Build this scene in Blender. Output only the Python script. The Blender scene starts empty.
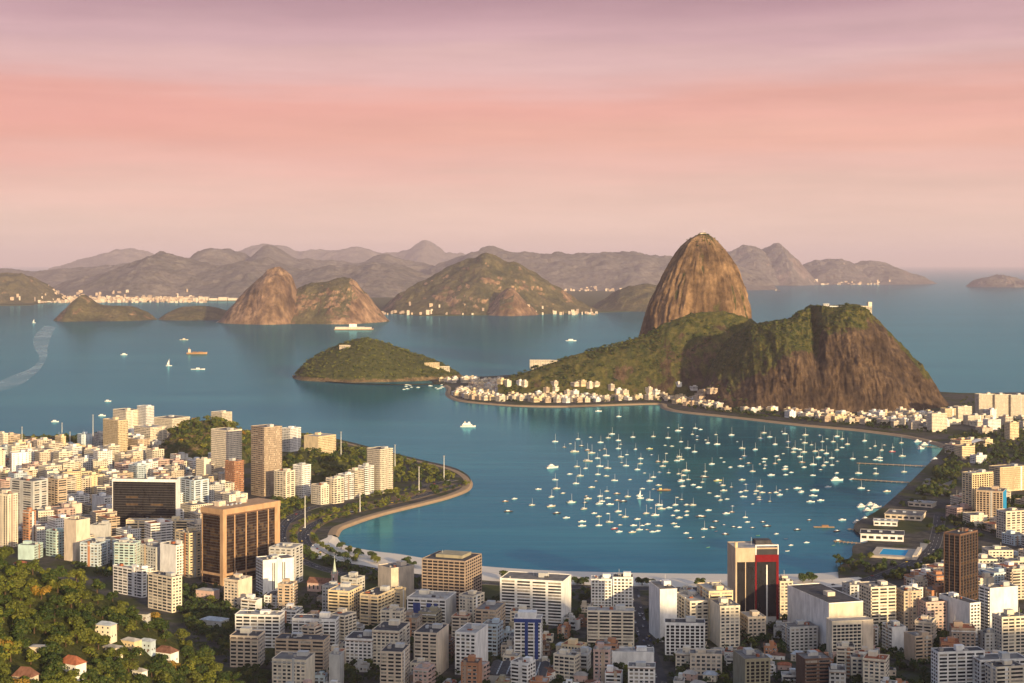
import bpy, bmesh, math, random
import numpy as np
from mathutils import Vector, Matrix
from mathutils.geometry import tessellate_polygon

# ------------------------------------------------------------------ camera, sky, sun, exposure
random.seed(7)
rng = np.random.default_rng(7)
SC = bpy.context.scene
COL = SC.collection
R = math.radians
H, F, CX, HY = 360.0, 1600.0, 512.0, 263.0     # eye height, focal length in px, horizon row

cam_d = bpy.data.cameras.new('camera')
cam = bpy.data.objects.new('camera', cam_d)
COL.objects.link(cam)
cam.location = (0, 0, H)
cam.rotation_euler = (R(90), 0, 0)
cam_d.sensor_width = 36.0
cam_d.lens = 36.0 * F / 1024.0
cam_d.shift_y = -(341.5 - HY) / 1024.0
cam_d.clip_start = 1.0
cam_d.clip_end = 900000.0
SC.camera = cam

SUN_EL, SUN_AZ = R(10.0), R(150.0)             # azimuth clockwise from +Y (view axis): behind, to the right
SUNV = Vector((math.sin(SUN_AZ) * math.cos(SUN_EL), math.cos(SUN_AZ) * math.cos(SUN_EL), math.sin(SUN_EL)))
sun_d = bpy.data.lights.new('sun', 'SUN')
sun_d.energy = 5.0
sun_d.angle = R(0.5)
sun_d.color = (1.0, 0.72, 0.38)
sun = bpy.data.objects.new('sun', sun_d)
COL.objects.link(sun)
sun.rotation_euler = SUNV.to_track_quat('Z', 'Y').to_euler()

SC.view_settings.view_transform = 'Standard'
SC.view_settings.look = 'None'
SC.view_settings.gamma = 1.0
SC.view_settings.exposure = 0.62
SC.render.engine = 'CYCLES'
cy = SC.cycles
cy.use_denoising = True
try:
    cy.denoiser = 'OPENIMAGEDENOISE'
except Exception:
    pass
cy.max_bounces = 5
cy.diffuse_bounces = 2
cy.glossy_bounces = 2
cy.transmission_bounces = 2
cy.volume_bounces = 0
cy.sample_clamp_indirect = 6.0
cy.caustics_reflective = False
cy.caustics_refractive = False


class NT:
    """small helper to wire shader nodes"""
    def __init__(s, tree):
        s.t = tree
        s.n = tree.nodes
    def new(s, typ, props=None, **inp):
        nd = s.n.new(typ)
        for k, v in (props or {}).items():
            setattr(nd, k, v)
        for k, v in inp.items():
            s.set(nd, k.replace('_', ' '), v)
        return nd
    def set(s, nd, key, v):
        sock = nd.inputs[int(key[1:])] if key[0] == '#' else nd.inputs[key]
        if isinstance(v, bpy.types.NodeSocket):
            s.t.links.new(v, sock)
        else:
            sock.default_value = v
    def math(s, op, a, b=None, clamp=False):
        nd = s.n.new('ShaderNodeMath')
        nd.operation = op
        nd.use_clamp = clamp
        s.set(nd, '#0', a)
        if b is not None:
            s.set(nd, '#1', b)
        return nd.outputs[0]
    def mix(s, f, a, b, mode='MIX'):
        nd = s.n.new('ShaderNodeMix')
        nd.data_type = 'RGBA'
        nd.blend_type = mode
        for i, v in ((0, f), (6, a), (7, b)):
            if isinstance(v, bpy.types.NodeSocket):
                s.t.links.new(v, nd.inputs[i])
            else:
                nd.inputs[i].default_value = v
        return nd.outputs[2]
    def ramp(s, fac, stops, interp='LINEAR'):
        nd = s.n.new('ShaderNodeValToRGB')
        cr = nd.color_ramp
        cr.interpolation = interp
        while len(cr.elements) < len(stops):
            cr.elements.new(0.5)
        for e, (p, c) in zip(cr.elements, stops):
            e.position = p
            e.color = c if len(c) == 4 else (*c, 1)
        s.t.links.new(fac, nd.inputs[0])
        return nd.outputs[0]
    def mapping(s, vec, scale, loc=(0, 0, 0)):
        nd = s.n.new('ShaderNodeMapping')
        s.t.links.new(vec, nd.inputs[0])
        nd.inputs['Scale'].default_value = scale
        nd.inputs['Location'].default_value = loc
        return nd.outputs[0]
    def noise(s, vec, scale, detail=4.0, rough=0.55, out='Fac'):
        nd = s.n.new('ShaderNodeTexNoise')
        if vec is not None:
            s.t.links.new(vec, nd.inputs['Vector'])
        nd.inputs['Scale'].default_value = scale
        nd.inputs['Detail'].default_value = detail
        nd.inputs['Roughness'].default_value = rough
        return nd.outputs[out]


def g(v):
    return (v, v, v, 1)


def sr(r, gg, b, k=1.0):
    """display 0-255 colour -> linear"""
    f = lambda c: ((c / 255 + 0.055) / 1.055) ** 2.4 if c > 10 else c / 255 / 12.92
    return (f(r) * k, f(gg) * k, f(b) * k, 1)


# sky: Nishita with a thin sheet of sunset cloud low over the bay
world = bpy.data.worlds.new('World')
SC.world = world
world.use_nodes = True
wt = NT(world.node_tree)
wt.n.clear()
tc = wt.new('ShaderNodeTexCoord').outputs['Generated']
sep = wt.new('ShaderNodeSeparateXYZ', Vector=tc)
zc = wt.math('MAXIMUM', sep.outputs[2], 0.0)
vec = wt.new('ShaderNodeCombineXYZ', X=sep.outputs[0], Y=sep.outputs[1], Z=wt.math('MAXIMUM', zc, 0.01)).outputs[0]
sky = wt.new('ShaderNodeTexSky', {'sky_type': 'NISHITA', 'sun_disc': False, 'sun_elevation': SUN_EL,
                                  'sun_rotation': SUN_AZ, 'altitude': 300.0, 'air_density': 1.0,
                                  'dust_density': 1.5, 'ozone_density': 1.5}, Vector=vec).outputs[0]
streak = wt.noise(wt.mapping(vec, (1.6, 1.6, 26.0)), 2.2, 5.0, 0.5)
broad = wt.noise(wt.mapping(vec, (2.2, 2.2, 13.0), (3, 1, 0)), 1.3, 3.0, 0.5)
wob = wt.math('MULTIPLY', wt.math('SUBTRACT', streak, 0.5), 0.035)
el = wt.math('ADD', zc, wt.math('ADD', wob, wt.math('MULTIPLY', wt.math('SUBTRACT', broad, 0.5), 0.035)))
KS = 4.95
cloudc = wt.ramp(wt.math('MULTIPLY', el, 4.0, True), [
    (0.00, sr(226, 196, 180)), (0.08, sr(230, 194, 176)), (0.17, sr(231, 188, 172)), (0.24, sr(232, 182, 168)),
    (0.32, sr(230, 172, 154)), (0.41, sr(226, 164, 150)), (0.49, sr(214, 172, 170)), (0.56, sr(200, 158, 162)),
    (0.68, sr(172, 130, 140)), (1.0, sr(140, 124, 150))], 'EASE')
dark = wt.ramp(wt.math('ADD', wt.math('MULTIPLY', streak, .6), wt.math('MULTIPLY', wt.noise(wt.mapping(vec, (2.6, 2.6, 20.0), (5, 2, 1)), 4.5, 7.0, 0.6), .4)), [(0.34, g(0.87)), (0.62, g(1.05))])
cloudc = wt.mix(1.0, cloudc, dark, 'MULTIPLY')
# salmon patches, strongest low on the left of the view
belt = wt.ramp(wt.math('MULTIPLY', el, 4.0, True), [(0.12, g(0)), (0.29, g(1)), (0.37, g(1)), (0.56, g(0))], 'EASE')
side = wt.ramp(wt.math('ADD', wt.math('MULTIPLY', sep.outputs[0], -1.3), broad), [(0.25, g(0.1)), (0.95, g(1))])
cloudc = wt.mix(wt.math('MULTIPLY', wt.math('MULTIPLY', belt, side), 0.38), cloudc, sr(224, 134, 124), 'MIX')
# the cloud burns brighter and paler towards the setting sun behind the camera
sund = wt.new('ShaderNodeVectorMath', {'operation': 'DOT_PRODUCT'})
wt.t.links.new(tc, sund.inputs[0])
sund.inputs[1].default_value = SUNV
glow = wt.math('POWER', wt.math('MAXIMUM', sund.outputs['Value'], 0.0), 3.0)
cloudc = wt.mix(glow, cloudc, (2.9, 2.45, 2.05, 1))
cloud10 = wt.new('ShaderNodeVectorMath', {'operation': 'SCALE'})
wt.t.links.new(cloudc, cloud10.inputs[0])
cloud10.inputs['Scale'].default_value = KS
cover = wt.ramp(zc, [(0.0, g(0.98)), (0.17, g(0.96)), (0.28, g(0.35)), (0.5, g(0.12)), (1.0, g(0.08))])
cover = wt.math('MAXIMUM', cover, wt.math('MULTIPLY', glow, 0.8))
skyc = wt.mix(cover, sky, cloud10.outputs[0])
bg = wt.new('ShaderNodeBackground', Color=skyc, Strength=0.15)
wo = wt.new('ShaderNodeOutputWorld', Surface=bg.outputs[0])

# ------------------------------------------------------------------ helpers

def xy(px, py, z=0.0):
    """ground point seen at a pixel of the photograph, for a surface at height z"""
    Y = (H - z) * F / (py - HY)
    return ((px - CX) * Y / F, Y)


def pix(X, Y, Z=0.0):
    return (CX + F * X / Y, HY + (H - Z) * F / Y)


def hash3(ix, iy, iz):
    n = (ix * 374761393 + iy * 668265263 + iz * 1442695041) & 0xFFFFFFFF
    n = ((n ^ (n >> 13)) * 1274126177) & 0xFFFFFFFF
    return ((n ^ (n >> 16)) & 0xFFFF) / 65535.0


def vnoise(x, y, z=None):
    x = np.asarray(x, float)
    y = np.asarray(y, float)
    z = np.zeros_like(x) if z is None else np.asarray(z, float)
    ix, iy, iz = (np.floor(a).astype(np.int64) for a in (x, y, z))
    fx, fy, fz = x - ix, y - iy, z - iz
    fx, fy, fz = (a * a * (3 - 2 * a) for a in (fx, fy, fz))
    out = 0
    for dx in (0, 1):
        for dy in (0, 1):
            for dz in (0, 1):
                w = (fx if dx else 1 - fx) * (fy if dy else 1 - fy) * (fz if dz else 1 - fz)
                out = out + w * hash3(ix + dx, iy + dy, iz + dz)
    return out


def fbm(x, y, z=None, oct=4, gain=0.5):
    s, a, t = 0, 1.0, 0
    for o in range(oct):
        k = 2.03 ** o
        s = s + a * vnoise(np.asarray(x) * k + 17 * o, np.asarray(y) * k + 5 * o, None if z is None else np.asarray(z) * k)
        t += a
        a *= gain
    return s / t


def link(o, parent=None):
    COL.objects.link(o)
    if parent is not None:
        o.parent = parent
    return o


def tag(o, label=None, cat=None, group=None, kind=None):
    if label:
        o['label'] = label
    if cat:
        o['category'] = cat
    if group:
        o['group'] = group
    if kind:
        o['kind'] = kind
    return o


def empty(name, loc, rz=0.0):
    o = bpy.data.objects.new(name, None)
    o.empty_display_size = 1.0
    o.location = loc
    o.rotation_euler = (0, 0, rz)
    return link(o)


def put(name, mesh, parent=None, loc=(0, 0, 0), rz=0.0, scale=(1, 1, 1)):
    o = bpy.data.objects.new(name, mesh)
    o.location = loc
    o.rotation_euler = (0, 0, rz)
    o.scale = scale
    return link(o, parent)


class MB:
    """collects faces for one mesh"""
    def __init__(s):
        s.v, s.f, s.m, s.uv = [], [], [], []
    def face(s, pts, m=0, uv=None):
        b = len(s.v)
        s.v.extend(pts)
        s.f.append(tuple(range(b, b + len(pts))))
        s.m.append(m)
        s.uv.append(uv or [(p[0], p[1]) for p in pts])
    def box(s, x0, x1, y0, y1, z0, z1, m=0, mtop=None, bottom=True):
        a, b, c, d = (x0, y0), (x1, y0), (x1, y1), (x0, y1)
        for p, q, L in ((a, b, x1 - x0), (b, c, y1 - y0), (c, d, x1 - x0), (d, a, y1 - y0)):
            s.face([(*p, z0), (*q, z0), (*q, z1), (*p, z1)], m, [(0, z0), (L, z0), (L, z1), (0, z1)])
        s.face([(*a, z1), (*b, z1), (*c, z1), (*d, z1)], m if mtop is None else mtop)
        if bottom:
            s.face([(*d, z0), (*c, z0), (*b, z0), (*a, z0)], m)
    def prism(s, n, r0, r1, z0, z1, cx=0.0, cy=0.0, m=0, cap=True, sx=1.0):
        p0 = [(cx + sx * r0 * math.cos(2 * math.pi * k / n), cy + r0 * math.sin(2 * math.pi * k / n), z0) for k in range(n)]
        p1 = [(cx + sx * r1 * math.cos(2 * math.pi * k / n), cy + r1 * math.sin(2 * math.pi * k / n), z1) for k in range(n)]
        for k in range(n):
            j = (k + 1) % n
            s.face([p0[k], p0[j], p1[j], p1[k]], m)
        if cap:
            s.face(p1, m)
            s.face(p0[::-1], m)
    def tube(s, a, b, r0, r1, n=6, m=0):
        a, b = Vector(a), Vector(b)
        q = (b - a).to_track_quat('Z', 'Y').to_matrix()
        L = (b - a).length
        ra = [tuple(a + q @ Vector((r0 * math.cos(2 * math.pi * k / n), r0 * math.sin(2 * math.pi * k / n), 0))) for k in range(n)]
        rb = [tuple(a + q @ Vector((r1 * math.cos(2 * math.pi * k / n), r1 * math.sin(2 * math.pi * k / n), L))) for k in range(n)]
        for k in range(n):
            j = (k + 1) % n
            s.face([ra[k], ra[j], rb[j], rb[k]], m)
        s.face(rb, m)
        s.face(ra[::-1], m)
    def mesh(s, name, mats, smooth=False):
        me = bpy.data.meshes.new(name)
        me.from_pydata(s.v, [], s.f)
        for m in mats if isinstance(mats, (list, tuple)) else [mats]:
            me.materials.append(m)
        me.polygons.foreach_set('material_index', s.m)
        if smooth:
            me.polygons.foreach_set('use_smooth', [True] * len(s.f))
        uvl = me.uv_layers.new(name='UVMap')
        uvl.data.foreach_set('uv', [c for u in s.uv for p in u for c in p])
        me.update()
        return me


def grid_mesh(name, P, mats, smooth=True, attrs=None, wrap=False):
    """P: (rows, cols, 3) array of points"""
    r, c, _ = P.shape
    idx = np.arange(r * c).reshape(r, c)
    if wrap:
        a, b = idx[:-1, :], np.roll(idx, -1, 1)[:-1, :]
        d, e = idx[1:, :], np.roll(idx, -1, 1)[1:, :]
    else:
        a, b, d, e = idx[:-1, :-1], idx[:-1, 1:], idx[1:, :-1], idx[1:, 1:]
    q = np.stack([a, b, e, d], -1).reshape(-1, 4)
    me = bpy.data.meshes.new(name)
    me.vertices.add(r * c)
    me.vertices.foreach_set('co', P.reshape(-1).astype(np.float32))
    me.loops.add(q.size)
    me.loops.foreach_set('vertex_index', q.reshape(-1).astype(np.int32))
    me.polygons.add(len(q))
    me.polygons.foreach_set('loop_start', np.arange(0, q.size, 4, dtype=np.int32))
    me.polygons.foreach_set('use_smooth', np.full(len(q), smooth))
    for k, v in (attrs or {}).items():
        at = me.attributes.new(k, 'FLOAT', 'POINT')
        at.data.foreach_set('value', v.reshape(-1).astype(np.float32))
    me.update(calc_edges=True)
    for m in mats if isinstance(mats, (list, tuple)) else [mats]:
        me.materials.append(m)
    return me


# ------------------------------------------------------------------ materials
MAT = {}


def newmat(name):
    m = bpy.data.materials.new(name)
    m.use_nodes = True
    t = NT(m.node_tree)
    t.n.clear()
    out = t.new('ShaderNodeOutputMaterial')
    b = t.new('ShaderNodeBsdfPrincipled')
    t.t.links.new(b.outputs[0], out.inputs[0])
    return m, t, b, out


def c4(c):
    return (c[0], c[1], c[2], 1)


def plain(name, c, rough=0.8, spec=0.3, vary=0.12, scale=0.25, metal=0.0):
    """solid material with blotchy weathering"""
    if name in MAT:
        return MAT[name]
    m, t, b, o = newmat(name)
    pos = t.new('ShaderNodeNewGeometry').outputs['Position']
    n1 = t.noise(t.mapping(pos, (1, 1, 0.35)), scale, 5, 0.6)
    f = t.ramp(n1, [(0.3, g(1 - vary * 1.6)), (0.7, g(1 + vary))])
    t.set(b, 'Base Color', t.mix(1.0, c4(c), f, 'MULTIPLY'))
    b.inputs['Roughness'].default_value = rough
    b.inputs['Specular IOR Level'].default_value = spec
    b.inputs['Metallic'].default_value = metal
    MAT[name] = m
    return m


WALLC = {
    'cream': (.74, .66, .52), 'white': (.80, .79, .76), 'tan': (.54, .42, .30), 'beige': (.66, .56, .44),
    'grey': (.50, .50, .48), 'pink': (.58, .41, .35), 'brick': (.34, .15, .09), 'brown': (.17, .10, .07),
    'blue': (.50, .60, .66), 'ochre': (.60, .42, .20), 'olive': (.33, .30, .21), 'bronze': (.47, .30, .175),
    'teal': (.45, .60, .58), 'rust': (.45, .22, .12), 'gold': (.72, .58, .36), 'sand': (.66, .57, .45),
    'dark': (.05, .05, .055), 'red': (.17, .006, .010), 'taupe': (.36, .28, .22), 'navy': (.03, .06, .22), 'cobalt': (.02, .28, .55), 'yellow': (.75, .5, .06),
}


def wall(c):
    return plain('wall_' + c, WALLC[c], 0.85, 0.2, 0.15, 0.2)


def facade(c, pat):
    """wall with its storeys' windows, from a UV laid out in metres"""
    key = 'facade_%s_%s' % (c, pat)
    if key in MAT:
        return MAT[key]
    pu, pv, wu, v0, v1, gap = {'grid': (3.0, 3.1, .62, .30, .80, 0), 'band': (6.5, 3.1, .90, .38, .86, 0),
                               'slit': (2.2, 3.1, .45, .12, .90, 0), 'few': (7.0, 3.1, .22, .35, .75, 0),
                               'bay': (4.2, 3.1, .70, .22, .85, 0)}[pat]
    m, t, b, o = newmat(key)
    uv = t.new('ShaderNodeTexCoord').outputs['UV']
    s = t.new('ShaderNodeSeparateXYZ', Vector=uv)
    u = t.math('DIVIDE', s.outputs[0], pu)
    v = t.math('DIVIDE', s.outputs[1], pv)
    fu, fv = t.math('FRACT', u), t.math('FRACT', v)
    mu = t.math('MULTIPLY', t.math('GREATER_THAN', fu, (1 - wu) / 2), t.math('LESS_THAN', fu, (1 + wu) / 2))
    mv = t.math('MULTIPLY', t.math('GREATER_THAN', fv, v0), t.math('LESS_THAN', fv, v1))
    ground = t.math('GREATER_THAN', s.outputs[1], 2.0)
    mask = t.math('MULTIPLY', t.math('MULTIPLY', mu, mv), ground)
    oi = t.new('ShaderNodeObjectInfo').outputs['Random']
    cell = t.new('ShaderNodeCombineXYZ', X=t.math('FLOOR', u), Y=t.math('FLOOR', v), Z=t.math('MULTIPLY', oi, 91.0)).outputs[0]
    wn = t.new('ShaderNodeTexWhiteNoise', {'noise_dimensions': '3D'}, Vector=cell).outputs['Value']
    glass = t.ramp(wn, [(0.0, (.015, .018, .022)), (0.55, (.03, .035, .04)), (0.78, (.07, .07, .065)), (0.9, (.22, .20, .16)), (1.0, (.42, .38, .31))])
    pos = t.new('ShaderNodeNewGeometry').outputs['Position']
    st = t.ramp(t.noise(t.mapping(pos, (1, 1, .25)), 0.22, 5, .6), [(0.3, g(.80)), (0.7, g(1.08))])
    ov = t.ramp(oi, [(0, g(.82)), (1, g(1.08))])
    wc = t.mix(1.0, t.mix(1.0, c4(WALLC[c]), st, 'MULTIPLY'), ov, 'MULTIPLY')
    t.set(b, 'Base Color', t.mix(mask, wc, glass))
    t.set(b, 'Roughness', t.math('SUBTRACT', 0.85, t.math('MULTIPLY', mask, 0.55)))
    b.inputs['Specular IOR Level'].default_value = 0.35
    bp = t.new('ShaderNodeBump', Strength=0.6, Distance=0.35)
    t.set(bp, 'Height', t.math('SUBTRACT', 1.0, mask))
    t.set(b, 'Normal', bp.outputs[0])
    MAT[key] = m
    return m


M_GLASS = plain('window_glass', (.03, .035, .042), 0.25, 0.4, 0.3, 0.5)
M_BLIND = plain('window_blind', (.34, .31, .26), 0.6, 0.3, 0.3, 0.5)
M_FRAME = plain('window_frame', (.62, .60, .56), 0.6, 0.3)
M_BLACKGL = plain('tinted_glass', (.018, .018, .022), 0.18, 0.5, 0.25, 0.3)
M_SPAN = plain('spandrel_glass', (.05, .045, .042), 0.35, 0.4, 0.25, 0.3)
M_WARMGL = plain('painted_reflection_glass', (.10, .065, .04), 0.15, 0.6, 0.3, 0.3)  # warm sky reflection put into the pane's own base colour
M_BRONZEGL = plain('bronze_glass', (.035, .02, .015), 0.2, 0.5, 0.3, 0.3)
M_ROOF = plain('roof_grey', (.20, .19, .18), 0.9, 0.1, 0.3, 0.12)
M_ROOFL = plain('roof_pale', (.42, .40, .37), 0.9, 0.1, 0.25, 0.12)
M_ROOFD = plain('roof_dark', (.07, .07, .075), 0.85, 0.2, 0.3, 0.15)
M_TILE = plain('roof_tile', (.36, .13, .07), 0.9, 0.1, 0.3, 0.4)
M_TILEB = plain('roof_tile_brown', (.20, .10, .07), 0.9, 0.1, 0.3, 0.4)
M_METAL = plain('metal_roof', (.42, .46, .50), 0.5, 0.4, 0.2, 0.3)
M_WHITE = plain('white_paint', (.74, .73, .70), 0.5, 0.4, 0.06, 0.5)
M_CREAMP = plain('cream_paint', (.56, .50, .40), 0.5, 0.4, 0.06, 0.5)
M_MAST = plain('mast_alloy', (.72, .70, .66), 0.4, 0.5, 0.04, 0.5)
M_STEEL = plain('painted_steel', (.66, .65, .62), 0.5, 0.4, 0.05)
M_CONC = plain('concrete', (.38, .36, .33), 0.9, 0.15, 0.2, 0.1)
M_WOOD = plain('jetty_timber', (.40, .28, .17), 0.85, 0.15, 0.2, 0.4)
M_BARK = plain('bark', (.09, .06, .04), 0.95, 0.05, 0.2, 2.0)
M_ASPH = plain('asphalt', (.055, .055, .06), 0.9, 0.15, 0.2, 0.05)
M_PAINT = plain('road_paint', (.75, .74, .70), 0.7, 0.2, 0.1)
M_POOL = plain('pool_water', (.02, .34, .62), 0.6, 0.05, 0.06, 0.3)
M_TYRE = plain('rubber', (.02, .02, .02), 0.8, 0.2)
ROOFS = {'grey': M_ROOF, 'pale': M_ROOFL, 'dark': M_ROOFD, 'tile': M_TILE, 'metal': M_METAL}


def leafmat(name, c1, c2):
    m, t, b, o = newmat(name)
    oi = t.new('ShaderNodeObjectInfo').outputs['Random']
    pos = t.new('ShaderNodeNewGeometry').outputs['Position']
    n = t.noise(pos, 0.35, 3, 0.6)
    f = t.math('ADD', t.math('MULTIPLY', oi, 0.6), t.math('MULTIPLY', n, 0.5))
    t.set(b, 'Base Color', t.ramp(f, [(0.15, c1), (0.95, c2)]))
    b.inputs['Roughness'].default_value = 0.7
    b.inputs['Specular IOR Level'].default_value = 0.2
    MAT[name] = m
    return m


M_LEAF = [leafmat('leaf_dark_green', (.016, .034, .009), (.044, .070, .016)),
          leafmat('leaf_olive', (.040, .058, .012), (.098, .108, .020)),
          leafmat('leaf_yellow_green', (.08, .105, .014), (.18, .18, .026)),
          leafmat('leaf_amber', (.20, .13, .02), (.30, .18, .03))]


def terrain_mat(name, rock1, rock2, veg1, veg2, streak=(0.03, 0.03, 0.004), vscale=0.05, bump=2.0, fine=(.55, 1.1)):
    """rock and scrub mixed by the painted vertex attribute veg"""
    m, t, b, o = newmat(name)
    pos = t.new('ShaderNodeNewGeometry').outputs['Position']
    at = t.new('ShaderNodeAttribute', {'attribute_name': 'veg'}).outputs['Fac']
    st = t.noise(t.mapping(pos, streak), 1.0, 6, 0.65)
    st2 = t.noise(t.mapping(pos, tuple(4 * a for a in streak), (9, 3, 1)), 1.0, 4, 0.6)
    rk = t.mix(t.ramp(st, [(0.34, g(0)), (0.66, g(1))]), c4(rock1), c4(rock2))
    rk = t.mix(1.0, rk, t.ramp(st2, [(0.35, g(fine[0])), (0.6, g(fine[1]))]), 'MULTIPLY')
    blot = t.noise(t.mapping(pos, tuple(.35 * a for a in (streak[0], streak[1], streak[0]))), 1.0, 5, 0.65)
    rk = t.mix(1.0, rk, t.ramp(blot, [(0.36, g(.5)), (0.6, g(1.15))]), 'MULTIPLY')
    crag = t.noise(pos, vscale * 1.4, 8, 0.7)
    rk = t.mix(1.0, rk, t.ramp(crag, [(0.34, g(.50)), (0.62, g(1.15))]), 'MULTIPLY')
    vn = t.noise(pos, vscale, 5, 0.65)
    vg = t.mix(t.ramp(vn, [(0.35, g(0)), (0.68, g(1))]), c4(veg1), c4(veg2))
    vf = t.noise(pos, vscale * 5, 4, 0.7)
    vg = t.mix(1.0, vg, t.ramp(vf, [(0.3, g(.55)), (0.7, g(1.35))]), 'MULTIPLY')
    patch = t.noise(t.mapping(pos, (1, 1, .5)), vscale * 0.9, 6, 0.7)
    f = t.ramp(t.math('ADD', at, t.math('MULTIPLY', t.math('SUBTRACT', patch, 0.5), 1.3)), [(0.42, g(0)), (0.58, g(1))])
    t.set(b, 'Base Color', t.mix(f, rk, vg))
    b.inputs['Roughness'].default_value = 0.95
    b.inputs['Specular IOR Level'].default_value = 0.1
    bp = t.new('ShaderNodeBump', Strength=0.8, Distance=bump)
    t.set(bp, 'Height', t.math('ADD', t.math('MULTIPLY', vf, 0.7), t.math('ADD', t.math('MULTIPLY', st2, 0.5), t.math('MULTIPLY', crag, 1.2))))
    t.set(b, 'Normal', bp.outputs[0])
    MAT[name] = m
    return m


M_HILL = terrain_mat('urca_hill', (.045, .033, .025), (.145, .096, .058), (.026, .040, .010), (.115, .100, .030), streak=(.03, .03, .011))
M_LOAF = terrain_mat('sugarloaf_rock', (.11, .07, .042), (.37, .235, .125), (.03, .04, .014), (.075, .07, .025), streak=(.018, .018, .0045), vscale=.045, bump=2.0, fine=(.78, 1.06))
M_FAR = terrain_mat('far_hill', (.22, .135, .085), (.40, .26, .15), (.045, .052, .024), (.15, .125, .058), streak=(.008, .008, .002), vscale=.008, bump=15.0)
M_RANGE = terrain_mat('haze_paled_range', (.20, .155, .145), (.31, .245, .22), (.10, .098, .09), (.18, .16, .145), streak=(.004, .004, .001), vscale=.003, bump=30.0)  # colours lightened so the ridges carry part of the distance haze themselves
M_SCRUB = terrain_mat('scrub', (.16, .11, .06), (.24, .18, .09), (.03, .042, .013), (.085, .085, .024), streak=(.05, .05, .02), vscale=.08, bump=1.5)


def ground_mat():
    m, t, b, o = newmat('city_ground')
    pos = t.new('ShaderNodeNewGeometry').outputs['Position']
    n1 = t.noise(pos, 0.012, 5, 0.6)
    n2 = t.noise(pos, 0.09, 4, 0.6)
    paved = t.mix(t.ramp(n2, [(0.35, g(0)), (0.65, g(1))]), (.04, .04, .038, 1), (.10, .092, .08, 1))
    green = t.mix(n2, (.028, .04, .014, 1), (.07, .075, .025, 1))
    t.set(b, 'Base Color', t.mix(t.ramp(n1, [(0.48, g(0)), (0.56, g(1))]), paved, green))
    b.inputs['Roughness'].default_value = 0.95
    b.inputs['Specular IOR Level'].default_value = 0.1
    return m


M_GROUND = ground_mat()


def sand_mat(name, a, b_):
    m, t, b, o = newmat(name)
    pos = t.new('ShaderNodeNewGeometry').outputs['Position']
    n = t.noise(pos, 0.06, 6, 0.65)
    t.set(b, 'Base Color', t.mix(n, c4(a), c4(b_)))
    b.inputs['Roughness'].default_value = 0.95
    b.inputs['Specular IOR Level'].default_value = 0.1
    return m


M_SAND = sand_mat('sand', (.66, .58, .47), (.82, .75, .65))
M_SHORE = sand_mat('shore_stone', (.24, .17, .11), (.42, .31, .20))
M_DIRT = sand_mat('earth_verge', (.15, .105, .06), (.26, .185, .11))
M_GRASS = sand_mat('lawn', (.035, .05, .014), (.085, .09, .025))


def sea_mat():
    """water: a teal body under rippled reflections"""
    m, t, b, o = newmat('sea_water')
    t.n.remove(b)
    pos = t.new('ShaderNodeNewGeometry').outputs['Position']
    big = t.noise(t.mapping(pos, (.0005, .0022, 1)), 1.0, 5, 0.55)
    mid = t.noise(t.mapping(pos, (.002, .012, 1), (4, 2, 0)), 1.0, 5, 0.6)
    lane = t.noise(t.mapping(pos, (.006, .05, 1), (1, 8, 0)), 1.0, 6, 0.65)
    f = t.math('ADD', t.math('ADD', t.math('MULTIPLY', big, .42), t.math('MULTIPLY', mid, .33)), t.math('MULTIPLY', lane, .25))
    base = t.mix(t.ramp(f, [(0.40, g(0)), (0.60, g(1))]), (.004, .092, .160, 1), (.028, .185, .235, 1))
    w1 = t.noise(t.mapping(pos, (.10, .22, 1)), 1.0, 4, 0.6)
    w2 = t.noise(t.mapping(pos, (.02, .05, 1), (2, 7, 0)), 1.0, 3, 0.5)
    bp = t.new('ShaderNodeBump', Strength=0.13, Distance=1.2)
    t.set(bp, 'Height', t.math('ADD', w1, t.math('MULTIPLY', w2, 1.5)))
    df = t.new('ShaderNodeBsdfDiffuse', Color=base)
    gl = t.new('ShaderNodeBsdfGlossy', Color=(.22, .62, .80, 1), Roughness=t.ramp(f, [(0.38, g(.13)), (0.62, g(.05))]), Normal=bp.outputs[0])
    fr = t.new('ShaderNodeFresnel', IOR=1.33, Normal=bp.outputs[0])
    fac = t.math('MINIMUM', t.math('MULTIPLY', fr.outputs[0], 0.95), 0.5)
    mx = t.new('ShaderNodeMixShader')
    t.t.links.new(fac, mx.inputs[0])
    t.t.links.new(df.outputs[0], mx.inputs[1])
    t.t.links.new(gl.outputs[0], mx.inputs[2])
    t.t.links.new(mx.outputs[0], o.inputs[0])
    return m


M_SEA = sea_mat()

# ------------------------------------------------------------------ sea, land, hills
def sheet(name, pts, z, mat, label=None, cat=None, skirt=None, kind='structure'):
    """flat polygon (world xy list) at height z, with an optional skirt down to a lower height"""
    tris = tessellate_polygon([[Vector((p[0], p[1], 0)) for p in pts]])
    b = MB()
    b.v = [(p[0], p[1], z) for p in pts]
    for t3 in tris:
        a, c, d = (Vector(b.v[i]) for i in t3)
        t3 = t3 if (c - a).cross(d - a).z > 0 else t3[::-1]
        b.f.append(tuple(t3)); b.m.append(0); b.uv.append([(b.v[i][0], b.v[i][1]) for i in t3])
    if skirt is not None:
        n = len(pts)
        area = sum(pts[i][0] * pts[(i + 1) % n][1] - pts[(i + 1) % n][0] * pts[i][1] for i in range(n))
        for i in range(n):
            p, q = pts[i], pts[(i + 1) % n]
            if area < 0:
                p, q = q, p
            b.face([(*p, skirt), (*q, skirt), (*q, z), (*p, z)], 0)
    o = put(name, b.mesh(name, mat))
    return tag(o, label, cat, None, kind)


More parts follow.
